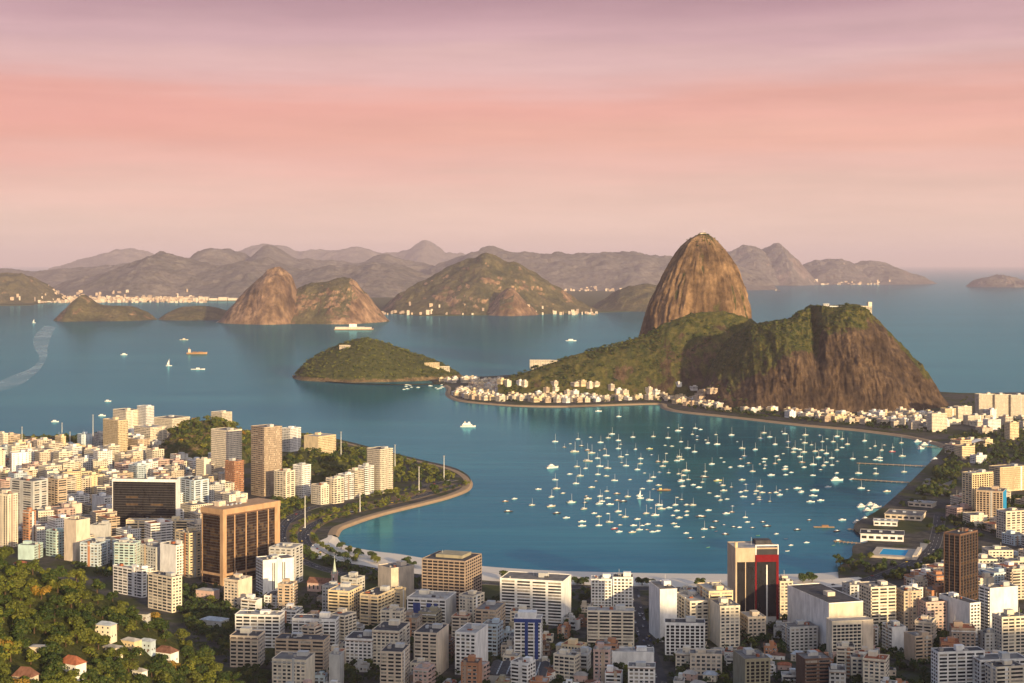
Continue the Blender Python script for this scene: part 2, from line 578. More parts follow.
def smoothline(pts, n=6):
    """Catmull-Rom through points"""
    P = [np.array(p, float) for p in pts]
    out = []
    for i in range(len(P) - 1):
        p0, p1, p2, p3 = P[max(i - 1, 0)], P[i], P[i + 1], P[min(i + 2, len(P) - 1)]
        for k in range(n):
            t = k / n
            out.append(0.5 * ((2 * p1) + (p2 - p0) * t + (2 * p0 - 5 * p1 + 4 * p2 - p3) * t * t + (3 * p1 - p0 - 3 * p2 + p3) * t ** 3))
    out.append(P[-1])
    return [tuple(p) for p in out]


sea = MB()
S = 150000.0
ys = [-8000, 1000, 2500, 4000, 7000, 12000, 25000, 60000, S]
for a, b_ in zip(ys[:-1], ys[1:]):
    sea.face([(-S, a, 0), (S, a, 0), (S, b_, 0), (-S, b_, 0)])
tag(put('sea', sea.mesh('sea', M_SEA)), 'teal blue bay water running out to the hazy horizon', 'sea', None, 'structure')

LZ = 3.0
shore_px = [(-160, 438), (0, 437.5), (60, 437), (110, 436), (170, 433), (240, 431), (300, 434), (340, 441), (380, 451), (420, 461), (450, 468),
            (464, 474), (470.5, 481), (467, 489), (450, 496), (430, 501.5), (405, 507.5), (385, 512.5), (366, 518), (352, 523), (340, 528), (336, 535)]
beach_px = [(336, 535), (341, 541.5), (352, 545), (375, 549), (400, 552), (440, 558.5), (480, 563.5), (520, 566.5), (560, 568.5), (640, 570.5), (720, 571.5), (800, 571.5), (838, 569.5)]
club_px = [(838, 569.5), (852, 558), (853, 548), (868, 544), (862, 538), (854, 531), (857, 524), (872, 516), (884, 508), (893, 500), (902, 492), (910, 484), (918, 476), (927, 467), (935, 459), (941, 452),
           (944, 446), (930, 441.5), (905, 436), (880, 432.5), (850, 429), (800, 424.5), (760, 420), (720, 415.5), (690, 412.5), (672, 410), (663, 407), (661, 404),
           (648, 403.5), (600, 405), (560, 406.2), (520, 405.5), (490, 403.5), (465, 401), (452, 398), (447, 393.5), (448, 388), (444, 385), (434, 383.2), (436, 379), (480, 377.5), (500, 376.5), (560, 372), (640, 368), (760, 370), (900, 388), (960, 394), (1040, 393), (1150, 392)]
shore = smoothline(shore_px, 4)
beach = smoothline(beach_px, 5)
club = smoothline(club_px, 3)
bw = np.array([xy(p[0], p[1], LZ) for p in beach])
bt = np.gradient(bw, axis=0)
bt /= np.linalg.norm(bt, axis=1)[:, None]
bw = bw + np.stack([bt[:, 1], -bt[:, 0]], 1) * 46 * np.clip(np.arange(len(bw)) / 14, .12, 1)[:, None]
poly = [xy(*p) for p in shore[:-1]] + [tuple(p) for p in bw[:-3]] + [xy(*p) for p in club] + [(3200, 3500), (3200, -2500), (-3200, -2500), (-3200, 3300)]
sheet('ground', poly, LZ, M_GROUND, 'city ground of streets and gardens around the bay', 'ground', skirt=-6.0)


def band(name, px, w0, w1, z0, z1, mat, label, cat, kind='structure', world=False, n=5):
    """strip along a pixel polyline, from w0 to w1 metres to its right-hand side (looking along it)"""
    pts = [p if world else xy(p[0], p[1], LZ) for p in smoothline(px, n)]
    P = np.array(pts)
    T = np.gradient(P, axis=0)
    T /= np.linalg.norm(T, axis=1)[:, None]
    N = np.stack([T[:, 1], -T[:, 0]], 1)
    b = MB()
    for i in range(len(P) - 1):
        a0, a1 = P[i] + N[i] * w0, P[i] + N[i] * w1
        c0, c1 = P[i + 1] + N[i + 1] * w0, P[i + 1] + N[i + 1] * w1
        b.face([(*a0, z0), (*c0, z0), (*c1, z1), (*a1, z1)][::1 if w1 < w0 else -1])
    o = put(name, b.mesh(name, mat))
    return tag(o, label, cat, None, kind), P, N


# the crescent beach and the stone edges: each slopes out of the water onto the land
def shoreline(name, px, wet, dry, mat, label, cat, z=LZ + .04, n=5, taper=0):
    pts = np.array([xy(p[0], p[1], LZ) for p in smoothline(px, n)])
    T = np.gradient(pts, axis=0)
    T /= np.linalg.norm(T, axis=1)[:, None]
    N = np.stack([T[:, 1], -T[:, 0]], 1)
    prof = [(-wet, -1.0), (-2, -.05), (20, 1.3), (47, z), (dry, z + .15)] if taper else [(-wet, -1.2), (-wet * .3, .9), (0.6, z), (dry * .5, z + .35), (dry, z + .15)]
    tp = np.clip(np.arange(len(pts)) / taper, .12, 1)[:, None] if taper else 1.0
    rows = [np.concatenate([pts + N * w * (tp if w > 0 else 1), np.full((len(pts), 1), h)], 1) for w, h in prof]
    o = put(name, grid_mesh(name, np.stack(rows[::-1]), mat, False))
    return tag(o, label, cat, None, 'structure'), pts, N


bm_, BP, BN = shoreline('beach', beach_px, 14, 92, M_SAND, 'pale crescent of sand along the inner bay', 'beach', taper=14)
shoreline('shore', shore_px, 6, 11, M_SHORE, 'sandy stone edge of the park along the water', 'shore')
shoreline('shore', club_px[16:32], 8, 12, M_SHORE, 'pale sandy shore strip below the rocky hill', 'shore')
shoreline('shore', club_px[28:38], 8, 9, M_SHORE, 'thin sandy shore under the villas on the point', 'shore')

# avenues: two carriageways that swing round the cove and run behind the beach
AV1 = [(462, 484), (440, 490.5), (415, 497.5), (390, 503), (365, 508.5), (340, 514.5), (322, 520.5), (308, 528.5), (303, 537), (308, 546), (322, 555), (345, 563), (380, 571), (430, 578.5), (500, 584), (600, 588), (720, 589.5), (820, 588), (870, 579), (905, 566), (930, 551), (937, 535), (940, 515)]
AV2 = [(455, 480), (430, 485), (400, 490), (370, 495), (340, 501), (312, 508), (293, 516.5), (283, 527), (281, 538), (287, 549), (300, 560), (330, 571), (370, 580)]
band('verge', AV1[:11], -14, 34, LZ + .05, LZ + .05, M_DIRT, 'bare earth verge between the two curving carriageways', 'verge')
for k, (av, lab) in enumerate(((AV1, 'bay avenue curving behind the beach beside the water'), (AV2, 'inner carriageway curving past the park trees'))):
    w = 7.8 if k == 0 else 6.6
    o, P, N = band('road', av, -w, w, LZ + .12, LZ + .12, M_ASPH, lab, 'road')
    for s_, nm in ((-w, 'kerb'), (w, 'kerb')):
        b = MB()
        for i in range(len(P) - 1):
            q = [P[i] + N[i] * (s_ - .3), P[i + 1] + N[i + 1] * (s_ - .3), P[i + 1] + N[i + 1] * (s_ + .3), P[i] + N[i] * (s_ + .3)]
            b.face([(*p, LZ + .26) for p in q][::-1])
            b.face([(*q[0], LZ), (*q[1], LZ), (*q[1], LZ + .26), (*q[0], LZ + .26)])
            b.face([(*q[2], LZ), (*q[3], LZ), (*q[3], LZ + .26), (*q[2], LZ + .26)])
        put('kerb', b.mesh('kerb', plain('kerb_stone', (.20, .19, .17))), o)
    b = MB()
    for lane in (-w / 3, w / 3):
        for i in range(0, len(P) - 1):
            p, q = P[i] + N[i] * lane, P[i] * .6 + P[i + 1] * .4 + N[i] * lane
            nn = N[i] * .10
            b.face([(*(p - nn), LZ + .128), (*(p + nn), LZ + .128), (*(q + nn), LZ + .128), (*(q - nn), LZ + .128)])
    put('lane_marking', b.mesh('lane_marking', M_PAINT), o)['kind'] = 'stuff'
STREET = [(672, 720), (660, 683), (652, 660), (645, 640), (640, 622), (636, 608), (634, 596), (633, 589)]
o, SP, SN = band('road', STREET, -7, 7, LZ + .12, LZ + .12, M_ASPH, 'straight city street running down to the beach', 'road')
band('lawn', [(300, 566), (335, 577), (372, 586), (410, 594)], -8, 34, LZ + .06, LZ + .06, M_GRASS, 'grass strip of the beach park beside the avenue', 'lawn')


class Ridge:
    """heightfield hill: a skyline profile at distance Yr with a front and a back slope"""
    def __init__(s, prof, Yr, front, back, a=1.8, bump=0.0, bcell=14.0, rough=0.0, rcell=80.0, cols=260, rows=(70, 24), zlow=-3.0, fpow=0.45, drop=0.0, seed=0, ab=None, relief=None):
        s.__dict__.update(locals())
        px = np.array([p[0] for p in prof], float)
        X = (px - CX) * Yr / F
        Z = H - (np.array([p[1] for p in prof], float) - HY) * Yr / F - drop
        xs = np.linspace(X[0], X[-1], 500)
        zs = np.interp(xs, X, Z)
        k = np.hanning(max(3, int(500 / len(prof) * (0.55 if Yr < 14000 else .3)) | 1))
        pad = len(k) // 2
        zs = np.convolve(np.pad(zs, pad, 'edge'), k / k.sum(), 'valid')
        s.xs, s.zs = xs, np.maximum(zs, zlow)
        s.zmax = s.zs.max()
    def foot(s, X):
        zr = np.interp(X, s.xs, s.zs)
        return zr, s.front * np.clip(zr / s.zmax, .04, 1) ** s.fpow, s.back * np.clip(zr / s.zmax, .04, 1) ** s.fpow
    def z(s, X, Y):
        X, Y = np.asarray(X, float), np.asarray(Y, float)
        zr, fr, bk = s.foot(X)
        t = np.where(Y < s.Yr, (s.Yr - Y) / fr, (Y - s.Yr) / bk)
        ex = np.where(Y < s.Yr, s.a, s.ab or s.a)
        sh = 1 - np.clip(t, 0, 1) ** ex
        out = s.zlow + (zr - s.zlow) * sh
        out = np.where((X < s.xs[0]) | (X > s.xs[-1]) | (t >= 1), -50, out)
        return out
    def points(s):
        u = np.linspace(0, 1, s.cols)
        X = s.xs[0] + (s.xs[-1] - s.xs[0]) * u
        zr, fr, bk = s.foot(X)
        v = np.concatenate([-np.linspace(1, 0, s.rows[0]) ** 1.0, np.linspace(0, 1, s.rows[1])[1:]])
        XX = np.repeat(X[None], len(v), 0)
        YY = s.Yr + np.where(v[:, None] < 0, v[:, None] * fr[None], v[:, None] * bk[None])
        ZZ = s.z(XX, YY)
        ZZ = np.where(ZZ < -20, s.zlow, ZZ)
        env = np.clip((ZZ - s.zlow) / (0.25 * (s.zmax - s.zlow)), 0, 1)
        if s.rough:
            n = fbm(XX / s.rcell + s.seed, YY / s.rcell, ZZ / s.rcell * .5, 5, .55) - .5
            ZZ = ZZ + n * 2 * s.rough * env
            YY = YY + (fbm(XX / s.rcell * 1.3 + 31 + s.seed, YY / s.rcell * .4, ZZ / s.rcell * .25, 5, .6) - .5) * 2.2 * s.rough * env
        if s.relief:
            XX, YY, ZZ = s.relief(XX, YY, ZZ, env)
        return XX, YY, ZZ, env


def build_ridge(name, rd, mat, label, cat, vegf):
    XX, YY, ZZ, env = rd.points()
    P = np.stack([XX, YY, ZZ], -1)
    dx = np.gradient(P, axis=1)
    dy = np.gradient(P, axis=0)
    n = np.cross(dx, dy)
    n /= np.linalg.norm(n, axis=-1)[..., None] + 1e-9
    nz = np.abs(n[..., 2])
    veg = np.clip(vegf(XX, YY, ZZ, nz, n), 0, 1)
    if rd.bump:
        b = fbm(XX / rd.bcell, YY / rd.bcell, ZZ / rd.bcell, 2, .5)
        P[..., 2] += (b - .35) * rd.bump * np.clip(env * 2, 0, 1) * np.clip(veg * 2 - .5, 0, 1)
    o = put(name, grid_mesh(name, P, mat, True, {'veg': veg}))
    return tag(o, label, cat, None, 'structure')


def vmix(rock_at=.55, soft=.25, bias=0.0):
    return lambda X, Y, Z, nz, n: (nz - rock_at) / soft + .5 + bias


# Sugarloaf: stacked rings that follow both edges of the silhouette
YS = 4950.0
SIL = [(233.5, 700, 706), (235.5, 696, 710), (239, 689, 715), (245, 682, 721), (251, 677, 726), (257, 672.5, 731), (265, 667, 736), (275, 661.5, 740.5), (285, 656.5, 744.5),
       (296, 651.5, 748), (307, 647.5, 750.5), (318, 644.5, 752.5), (330, 642, 754), (345, 637, 757), (362, 628, 763), (381, 612, 775)]
yy = np.linspace(381, 233.5, 170)
xl = np.interp(yy, [p[0] for p in SIL], [p[1] for p in SIL])
xr = np.interp(yy, [p[0] for p in SIL], [p[2] for p in SIL])
zz = H - (yy - HY) * YS / F
zz[0] = -8
cxm = ((xl + xr) / 2 - CX) * YS / F
hw = (xr - xl) / 2 * YS / F
NA = 260
th = np.linspace(0, 2 * np.pi, NA, endpoint=False)
TH, ZZ = np.meshgrid(th, zz)
HWm = hw[:, None]
flute = fbm(np.cos(TH) * 7 + 5, np.sin(TH) * 7, ZZ / 420.0, 5, .6) - .5
chunk = fbm(np.cos(TH) * 2.6 + 2, np.sin(TH) * 2.6, ZZ / 150.0, 5, .55) - .5
wrp = .35 * (fbm(np.cos(TH) * 4, np.sin(TH) * 4, ZZ / 130.0, 4) - .5)
cr = fbm(np.cos(TH + wrp) * 5.5 + 11, np.sin(TH + wrp) * 5.5, ZZ / 600.0, 4, .5)
crack = np.clip((.035 - np.abs(cr - .5)) / .02, 0, 1) * np.clip(fbm(TH * 3, ZZ / 90.0, None, 3) * 3 - .9, 0, 1)
rgd = 1 - np.abs(2 * fbm(np.cos(TH) * 8, np.sin(TH) * 8, ZZ / 110.0, 5, .6) - 1)
rad = HWm * (1 + .10 * flute + .26 * chunk - .03 * crack - .09 * (rgd - .6)) + 5 * flute
# rounded square plan so the faces read as slabs
sq = 1.0 / (np.abs(np.cos(TH)) ** 2.6 + np.abs(np.sin(TH)) ** 2.6) ** (1 / 2.6)
XX = cxm[:, None] + rad * np.cos(TH) * sq
YY = YS + rad * np.sin(TH) * sq * .95
P = np.stack([XX, YY, ZZ], -1)
top = np.array([[[cxm[-1], YS, zz[-1] + 2]]]).repeat(NA, 1)
P = np.concatenate([P, top], 0)
vg = np.clip((ZZ - 412) / 80 + .1 + 1.0 * (fbm(np.cos(TH) * 12, np.sin(TH) * 12, ZZ / 40, 4) - .5), 0, .75) + .62 * crack + .9 * np.clip((fbm(np.cos(TH) * 5 + 3, np.sin(TH) * 5, ZZ / 190, 5) - .57) * 6, 0, .6) * np.clip(.4 + np.cos(TH), 0, 1)
vg = np.concatenate([vg, vg[-1:] * 0 + .6], 0)
LOAF_P = P
tag(put('rocky_mountain', grid_mesh('sugarloaf', P, M_LOAF, True, {'veg': vg}, wrap=True)), 'tall bare granite dome of orange brown rock rising from the bay', 'mountain', None, 'structure')

R_SADDLE = Ridge([(498, 379), (510, 374.5), (525, 370), (545, 363), (575, 353), (600, 346), (622, 341), (645, 333), (668, 321), (690, 314), (705, 310.5), (722, 309.5), (738, 314), (752, 320), (770, 332), (790, 346), (812, 366), (830, 383)],
                 4335, 165, 260, a=1.5, bump=9, bcell=13, rough=11, rcell=110, cols=340, rows=(120, 30), drop=4)
build_ridge('green_hill', R_SADDLE, M_HILL, 'long wooded slope at the foot of the granite dome', 'hill',
            lambda X, Y, Z, nz, n: (nz - .50) / .5 + .55 + 1.4 * (fbm(X / 70, Y / 70, Z / 70, 5, .6) - .5))
def urca_relief(X, Y, Z, env):
    px = CX + F * X / 4080.0
    zt = np.clip((Z - 60) / 80, 0, 1)
    gl = 812 - 7 * np.clip((230 - Z) / 120, 0, 1.3) + 4 * (fbm(Z / 30.0, X * 0, None, 3) - .5)
    Y = Y + 55 * np.exp(-((px - gl) / 4.5) ** 2) * zt * env
    Y = Y - 60 * np.exp(-((px - 776) / 20) ** 2) * np.clip((Z - 40) / 90, 0, 1) * env
    Y = Y - 34 * np.exp(-((px - 846) / 20) ** 2) * zt * env
    Y = Y + 60 * np.clip((746 - px) / 18, 0, 1) * np.clip((Z - 10) / 60, 0, 1)
    rid = 1 - np.abs(2 * fbm(X / 24.0, Z / 70.0, Y / 200.0, 5, .6) - 1)
    Y = Y + (rid - .7) * 26 * np.clip(env * 2, 0, 1) + (fbm(X / 60, Z / 16.0, None, 4, .6) - .5) * 14 * env
    Y = Y + 26 * np.exp(-((px - 884) / 6) ** 2) * zt * env
    return X, Y, Z


UVX, UVZ = [690, 735, 752, 766, 808, 814, 835, 856, 872, 890, 910, 930, 956], [55, 62, 78, 92, 98, 175, 188, 205, 218, 170, 105, 55, 10]


def urca_veg(X, Y, Z):
    px = CX + F * X / 4080.0
    zb = np.interp(px, UVX, UVZ)
    v = .5 + (Z - zb) / 55 + 1.5 * (fbm(X / 45, Y / 45, Z / 60, 5, .6) - .5)
    patch = np.exp(-((px - 785) / 20) ** 2 - ((Z - 128) / 28) ** 2)
    foot = np.exp(-((px - 822) / 14) ** 2 - ((Z - 12) / 22) ** 2)
    return v - 1.4 * patch + .9 * foot


R_URCA = Ridge([(694, 404), (704, 388), (714, 369), (724, 352), (736, 337.5), (748, 327), (762, 321), (778, 317), (792, 315), (804, 311), (814, 306), (826, 303.8), (842, 303.5), (858, 305), (868, 309.5), (876, 316), (886, 327),
                (898, 342), (912, 358.5), (926, 375), (938, 391), (948, 403), (956, 412)],
               4080, 248, 260, a=2.1, bump=8, bcell=12, rough=24, rcell=75, cols=380, rows=(150, 30), drop=4, seed=3, ab=1.6, relief=urca_relief)
build_ridge('rocky_hill', R_URCA, M_HILL, 'broad rock faced hill with a green top above the marina', 'hill',
            lambda X, Y, Z, nz, n: urca_veg(X, Y, Z) + .5 * (nz - .6))
R_CAO = Ridge([(294, 375), (300, 369.5), (307, 361), (316, 355), (328, 349), (342, 343), (355, 339), (366, 337.2), (378, 340), (394, 345.5), (410, 351), (426, 356.5), (440, 362), (452, 369), (464, 375.5), (474, 379)],
              5060, 250, 170, a=1.7, bump=8, bcell=14, rough=5, rcell=90, cols=240, rows=(80, 24), drop=3, seed=5)
build_ridge('island_hill', R_CAO, M_SCRUB, 'low green wooded headland lying in the bay mouth', 'hill',
            lambda X, Y, Z, nz, n: np.clip((Z - 9) / 6, -1, 1) * .5 + .55 + .5 * (fbm(X / 60, Y / 60) - .5))
band('shore', [(296, 374.6), (300, 377.5), (320, 380), (350, 382.3), (380, 383.5), (410, 383.8), (440, 383), (462, 381.5)], -3, 13, -.8, 3.2, M_SHORE, 'narrow sandy rim of the green headland', 'shore')

def far_ridge(name, prof, Yr, front, label, a=1.6, rough=None, veg=.55, seed=0, cols=260, rcell=None, back=None, cat='hill'):
    k = Yr / F
    rd = Ridge(prof, Yr, front, back or front * .7, a=a, rough=(rough * 1.7 if rough is not None else 6.5 * k), rcell=rcell or 22 * k, cols=cols, rows=(70, 20), drop=1.0 * k, seed=seed, zlow=-6)
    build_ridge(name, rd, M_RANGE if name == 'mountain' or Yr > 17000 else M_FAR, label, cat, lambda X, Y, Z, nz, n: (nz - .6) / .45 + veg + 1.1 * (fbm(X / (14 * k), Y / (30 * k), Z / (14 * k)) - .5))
    FARR.append(rd)
    return rd


FARR = []
far_ridge('island', [(47, 323), (56, 318), (64, 311.5), (72, 303.5), (79, 296), (84, 294), (89, 297.5), (96, 303), (106, 305), (118, 304.5), (128, 305.5), (136, 307), (146, 312), (154, 317), (161, 320), (170, 320.5)], 10200, 420,
          'small double humped islet with a sharp rocky knob', seed=11, veg=.25, cat='island', rough=12)
far_ridge('island', [(158, 321), (166, 313), (174, 308.5), (184, 306), (196, 304.5), (208, 305), (220, 308), (232, 312), (244, 318)], 10400, 420, 'low green islet joined to the far rocky peninsula', seed=12, veg=.7, cat='island', rough=9)
far_ridge('rocky_hill', [(212, 324), (222, 318), (230, 307), (238, 297), (246, 288), (254, 280), (262, 274), (269, 268.5), (275, 266.5), (281, 267), (286, 271), (291, 278), (295, 288), (300, 300), (306, 314), (310, 323)], 9750, 420,
          'steep bare rock horn across the water', seed=13, veg=-.35, a=2.0, rough=20)
far_ridge('green_hill', [(284, 322), (290, 300), (298, 286.5), (308, 283.5), (320, 282), (330, 279), (338, 276), (345, 274.5), (351, 274.5), (357, 279), (364, 289), (372, 300), (379, 310), (386, 317), (392, 322)], 9900, 520, 'rounded scrub hill beside the rock horn', seed=14, veg=.15, rough=20)
far_ridge('green_hill', [(372, 314), (386, 304), (400, 292), (415, 285), (432, 276), (446, 268.5), (460, 262), (472, 256.5), (484, 254), (494, 256), (504, 260.5), (516, 262.5), (528, 268), (542, 277), (556, 286), (572, 296), (588, 305), (604, 311)], 12000, 950,
          'big brown green hill on the far shore', seed=15, veg=.3, rough=30)
far_ridge('rocky_hill', [(478, 318), (484, 312), (492, 303), (500, 293), (508, 288), (514, 289), (522, 298), (532, 307), (541, 315)], 11150, 300, 'reddish rock spur at the foot of the far hill', seed=16, veg=.0, rough=22)
far_ridge('green_hill', [(578, 312), (592, 306), (606, 298), (618, 289), (630, 284), (644, 282), (658, 284), (672, 290), (690, 300), (704, 308)], 12500, 700, 'smooth dark hill behind the granite dome', seed=17, veg=.5, rough=18)
far_ridge('green_hill', [(-90, 292), (-60, 280), (-30, 275), (0, 272), (14, 270), (26, 272), (38, 279), (48, 286), (58, 293), (68, 300)], 15000, 900, 'dark hill at the edge of the far town', seed=18, veg=.5)
far_ridge('green_hill', [(40, 296), (60, 285), (84, 277), (108, 270), (130, 264), (148, 257), (160, 253), (172, 252.5), (186, 256), (200, 262), (220, 265), (240, 262), (256, 258), (268, 259), (284, 264), (302, 270), (330, 266), (352, 268), (376, 262), (396, 264), (420, 272), (450, 282)], 18500, 2200,
          'long dark range behind the far town', seed=19, veg=.5)
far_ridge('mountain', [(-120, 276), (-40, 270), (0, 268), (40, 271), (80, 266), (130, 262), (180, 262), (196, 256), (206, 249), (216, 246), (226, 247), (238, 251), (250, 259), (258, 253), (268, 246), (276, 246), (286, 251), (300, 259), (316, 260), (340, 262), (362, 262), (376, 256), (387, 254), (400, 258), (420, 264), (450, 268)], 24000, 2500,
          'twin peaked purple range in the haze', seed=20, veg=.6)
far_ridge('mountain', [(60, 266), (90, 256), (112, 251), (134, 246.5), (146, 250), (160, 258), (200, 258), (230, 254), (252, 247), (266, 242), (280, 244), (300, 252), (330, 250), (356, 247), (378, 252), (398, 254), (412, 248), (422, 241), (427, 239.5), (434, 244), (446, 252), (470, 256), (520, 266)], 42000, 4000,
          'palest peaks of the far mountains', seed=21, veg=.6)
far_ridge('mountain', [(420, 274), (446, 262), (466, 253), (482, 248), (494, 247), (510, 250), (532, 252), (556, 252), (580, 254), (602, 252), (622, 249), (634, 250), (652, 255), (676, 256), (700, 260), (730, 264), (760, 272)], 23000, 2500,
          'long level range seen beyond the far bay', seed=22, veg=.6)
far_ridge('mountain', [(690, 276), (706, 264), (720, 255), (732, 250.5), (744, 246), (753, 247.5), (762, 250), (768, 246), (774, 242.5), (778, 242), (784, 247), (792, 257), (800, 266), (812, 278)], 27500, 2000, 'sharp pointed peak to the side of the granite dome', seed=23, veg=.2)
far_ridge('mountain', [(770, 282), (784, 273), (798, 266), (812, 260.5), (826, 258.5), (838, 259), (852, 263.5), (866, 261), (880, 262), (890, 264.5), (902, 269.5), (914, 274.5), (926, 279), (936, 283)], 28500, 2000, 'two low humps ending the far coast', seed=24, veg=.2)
far_ridge('island', [(964, 287), (974, 282), (984, 278), (998, 275.5), (1010, 277.5), (1024, 280), (1040, 280), (1060, 286)], 24500, 900, 'low ocean island near the horizon', seed=25, veg=.2, cat='island')

# flat far shore with its town
far = [xy(-140, 306), xy(0, 306), (xy(30, 305.5)), xy(60, 301), xy(110, 302), xy(180, 301.5), xy(240, 301), xy(300, 305), xy(380, 313), xy(420, 316), xy(520, 315), xy(604, 312.5), xy(700, 309), (1900, 13500), (3850, 30000), (-16000, 30000)]
sheet('far_shore', far, 2.0, M_GRASS, 'flat green land along the far side of the bay', 'shore', skirt=-6)
sheet('far_shore', [xy(560, 286), xy(700, 287), xy(830, 283.5), xy(930, 283), (9700, 38000), (0, 38000)], 2.0, M_GRASS, 'flat coast below the pointed peak', 'shore', skirt=-6)

# hill behind the camera that throws the evening shade on the near streets
ss = np.linspace(-2200, 3400, 130)
uu = np.concatenate([np.linspace(-1500, -420, 20), np.linspace(-420, 560, 36)])
SS, UU = np.meshgrid(ss, uu)
uend = np.interp(SS, [-2200, -600, 330, 430, 490, 540, 625, 700, 740, 790, 860, 1020, 1120, 1400, 3400],
                 [300, 900, 1210, 1330, 1560, 1620, 1630, 1650, 1650, 1640, 1480, 1330, 1190, 1150, 300])
crest = (uend + 420) * math.tan(SUN_EL) + 14 * (fbm(SS / 90 + 4, SS * 0 + 2, None, 4) - .5)
t = np.where(UU < -420, (-420 - UU) / 1080.0, (UU + 420) / 980.0)
ZZ = -5 + crest * (1 - np.clip(t, 0, 1) ** .9)
ZZ = ZZ + (fbm(SS / 90, UU / 90, None, 4) - .5) * 18 * np.clip(t, 0, .5)
sx_, cx_ = math.sin(SUN_AZ), -math.cos(SUN_AZ)
XX, YY = SS * cx_ - UU * sx_, SS * sx_ + UU * cx_
tag(put('hillside', grid_mesh('hillside', np.stack([XX, YY, ZZ], -1), M_SCRUB, True, {'veg': ZZ * 0 + .9})), 'steep wooded hillside below and behind the lookout', 'hill', None, 'structure')

# near wooded spur at the lower left
SPX = [-400, -160, -60, 0, 20, 40, 60, 80, 100, 115, 130, 150, 180, 215, 250, 275, 300, 340]
SPY = [520, 526, 540, 553, 559, 566, 573, 580, 588, 595, 604, 616, 631, 655, 682, 700, 722, 760]


def spur(X, Y):
    X, Y = np.asarray(X, float), np.maximum(np.asarray(Y, float), 50)
    px = CX + F * X / Y
    Yr = 1130 + np.clip(px, -200, 300) * .40
    Zr = H - (np.interp(px, SPX, SPY) - HY) * Yr / F - 8.0
    z = np.where(Y < Yr, Zr - .09 * (Yr - Y), Zr - .60 * np.maximum(Y - Yr - 12, 0) - .0015 * np.minimum(Y - Yr, 12) ** 2)
    z = z + (fbm(X / 70, Y / 70, None, 3) - .5) * 9
    return np.where(px > 340, -5, np.maximum(z, -5))


gx, gy = np.meshgrid(np.linspace(-1000, -90, 190), np.linspace(560, 1500, 200))
tag(put('hill', grid_mesh('hill', np.stack([gx, gy, spur(gx, gy)], -1), M_SCRUB, True, {'veg': gx * 0 + .85})), 'near hillside covered in trees and a few houses', 'hill', None, 'structure')

# small wooded mounds inside the city
R_VIUVA = Ridge([(158, 462), (166, 446), (172, 431), (180, 424), (192, 420), (206, 418.5), (220, 420), (232, 424), (246, 433), (262, 446), (276, 460)], 2950, 170, 150, a=1.9, bump=7, bcell=10, rough=5, rcell=60, cols=160, rows=(60, 24), drop=3, seed=8)
build_ridge('hill', R_VIUVA, M_SCRUB, 'round wooded knoll rising among the apartment towers', 'hill', lambda X, Y, Z, nz, n: .55 + .8 * (fbm(X / 25, Y / 25, Z / 25) - .45) - .35 * np.clip((n[..., 0] * -1), 0, 1))
R_MOUND = Ridge([(270, 478), (280, 462), (290, 454), (304, 450), (320, 452), (336, 455), (352, 458), (366, 464), (376, 476), (384, 484)], 2720, 150, 110, a=1.6, bump=6, bcell=9, rough=4, rcell=50, cols=140, rows=(60, 20), drop=2, seed=9)
build_ridge('hill', R_MOUND, M_SCRUB, 'grassy wooded bank behind the stepped white terraces', 'hill', lambda X, Y, Z, nz, n: .7 + .8 * (fbm(X / 25, Y / 25, Z / 25) - .5))


def zland(X, Y):
    z = LZ
    for rd in (R_SADDLE, R_URCA, R_CAO, R_VIUVA, R_MOUND):
        if not (rd.xs[0] < X < rd.xs[-1] and rd.Yr - rd.front < Y < rd.Yr + rd.back):
            continue
        z = max(z, float(rd.z(X, Y)))
    if X < -60 and Y < 1500:
        z = max(z, float(spur(X, Y)))
    return z


def hit(px, py, zf=zland, y0=700.0, y1=6000.0, step=4.0):
    """march the sight line of a pixel down to the terrain"""
    Y = y0
    k, m = (px - CX) / F, (py - HY) / F
    while Y < y1:
        z = H - m * Y
        if z <= zf(k * Y, Y):
            return k * Y, Y, zf(k * Y, Y)
        Y += step
    return k * Y, Y, LZ

# pale foam trail left across the open water
wm, wtt, wb, wo_ = newmat('foam_trail')
pos_ = wtt.new('ShaderNodeNewGeometry').outputs['Position']
fo = wtt.noise(wtt.mapping(pos_, (.010, .003, 1)), 1.0, 4, 0.6)
wtt.set(wb, 'Base Color', (.62, .80, .82, 1))
wtt.set(wb, 'Alpha', wtt.ramp(fo, [(0.30, g(0.05)), (0.66, g(.42))]))
wb.inputs['Roughness'].default_value = .6
wk = [xy(*p) for p in smoothline([(-14, 392), (4, 386), (22, 376), (36, 368), (43, 358), (41, 347), (43, 336), (50, 326)], 8)]
Wp = np.array(wk)
wT = np.gradient(Wp, axis=0)
wT /= np.linalg.norm(wT, axis=1)[:, None]
wN = np.stack([wT[:, 1], -wT[:, 0]], 1)
ww_ = 26 + 14 * np.sin(np.linspace(0, 9, len(Wp)))[:, None]
rows_ = [np.concatenate([Wp + wN * ww_ * k_, np.full((len(Wp), 1), .12)], 1) for k_ in (1, 0, -1)]
tag(put('wake', grid_mesh('wake', np.stack(rows_), wm, False)), 'pale curling wake left on the open water', 'wake', None, 'structure')

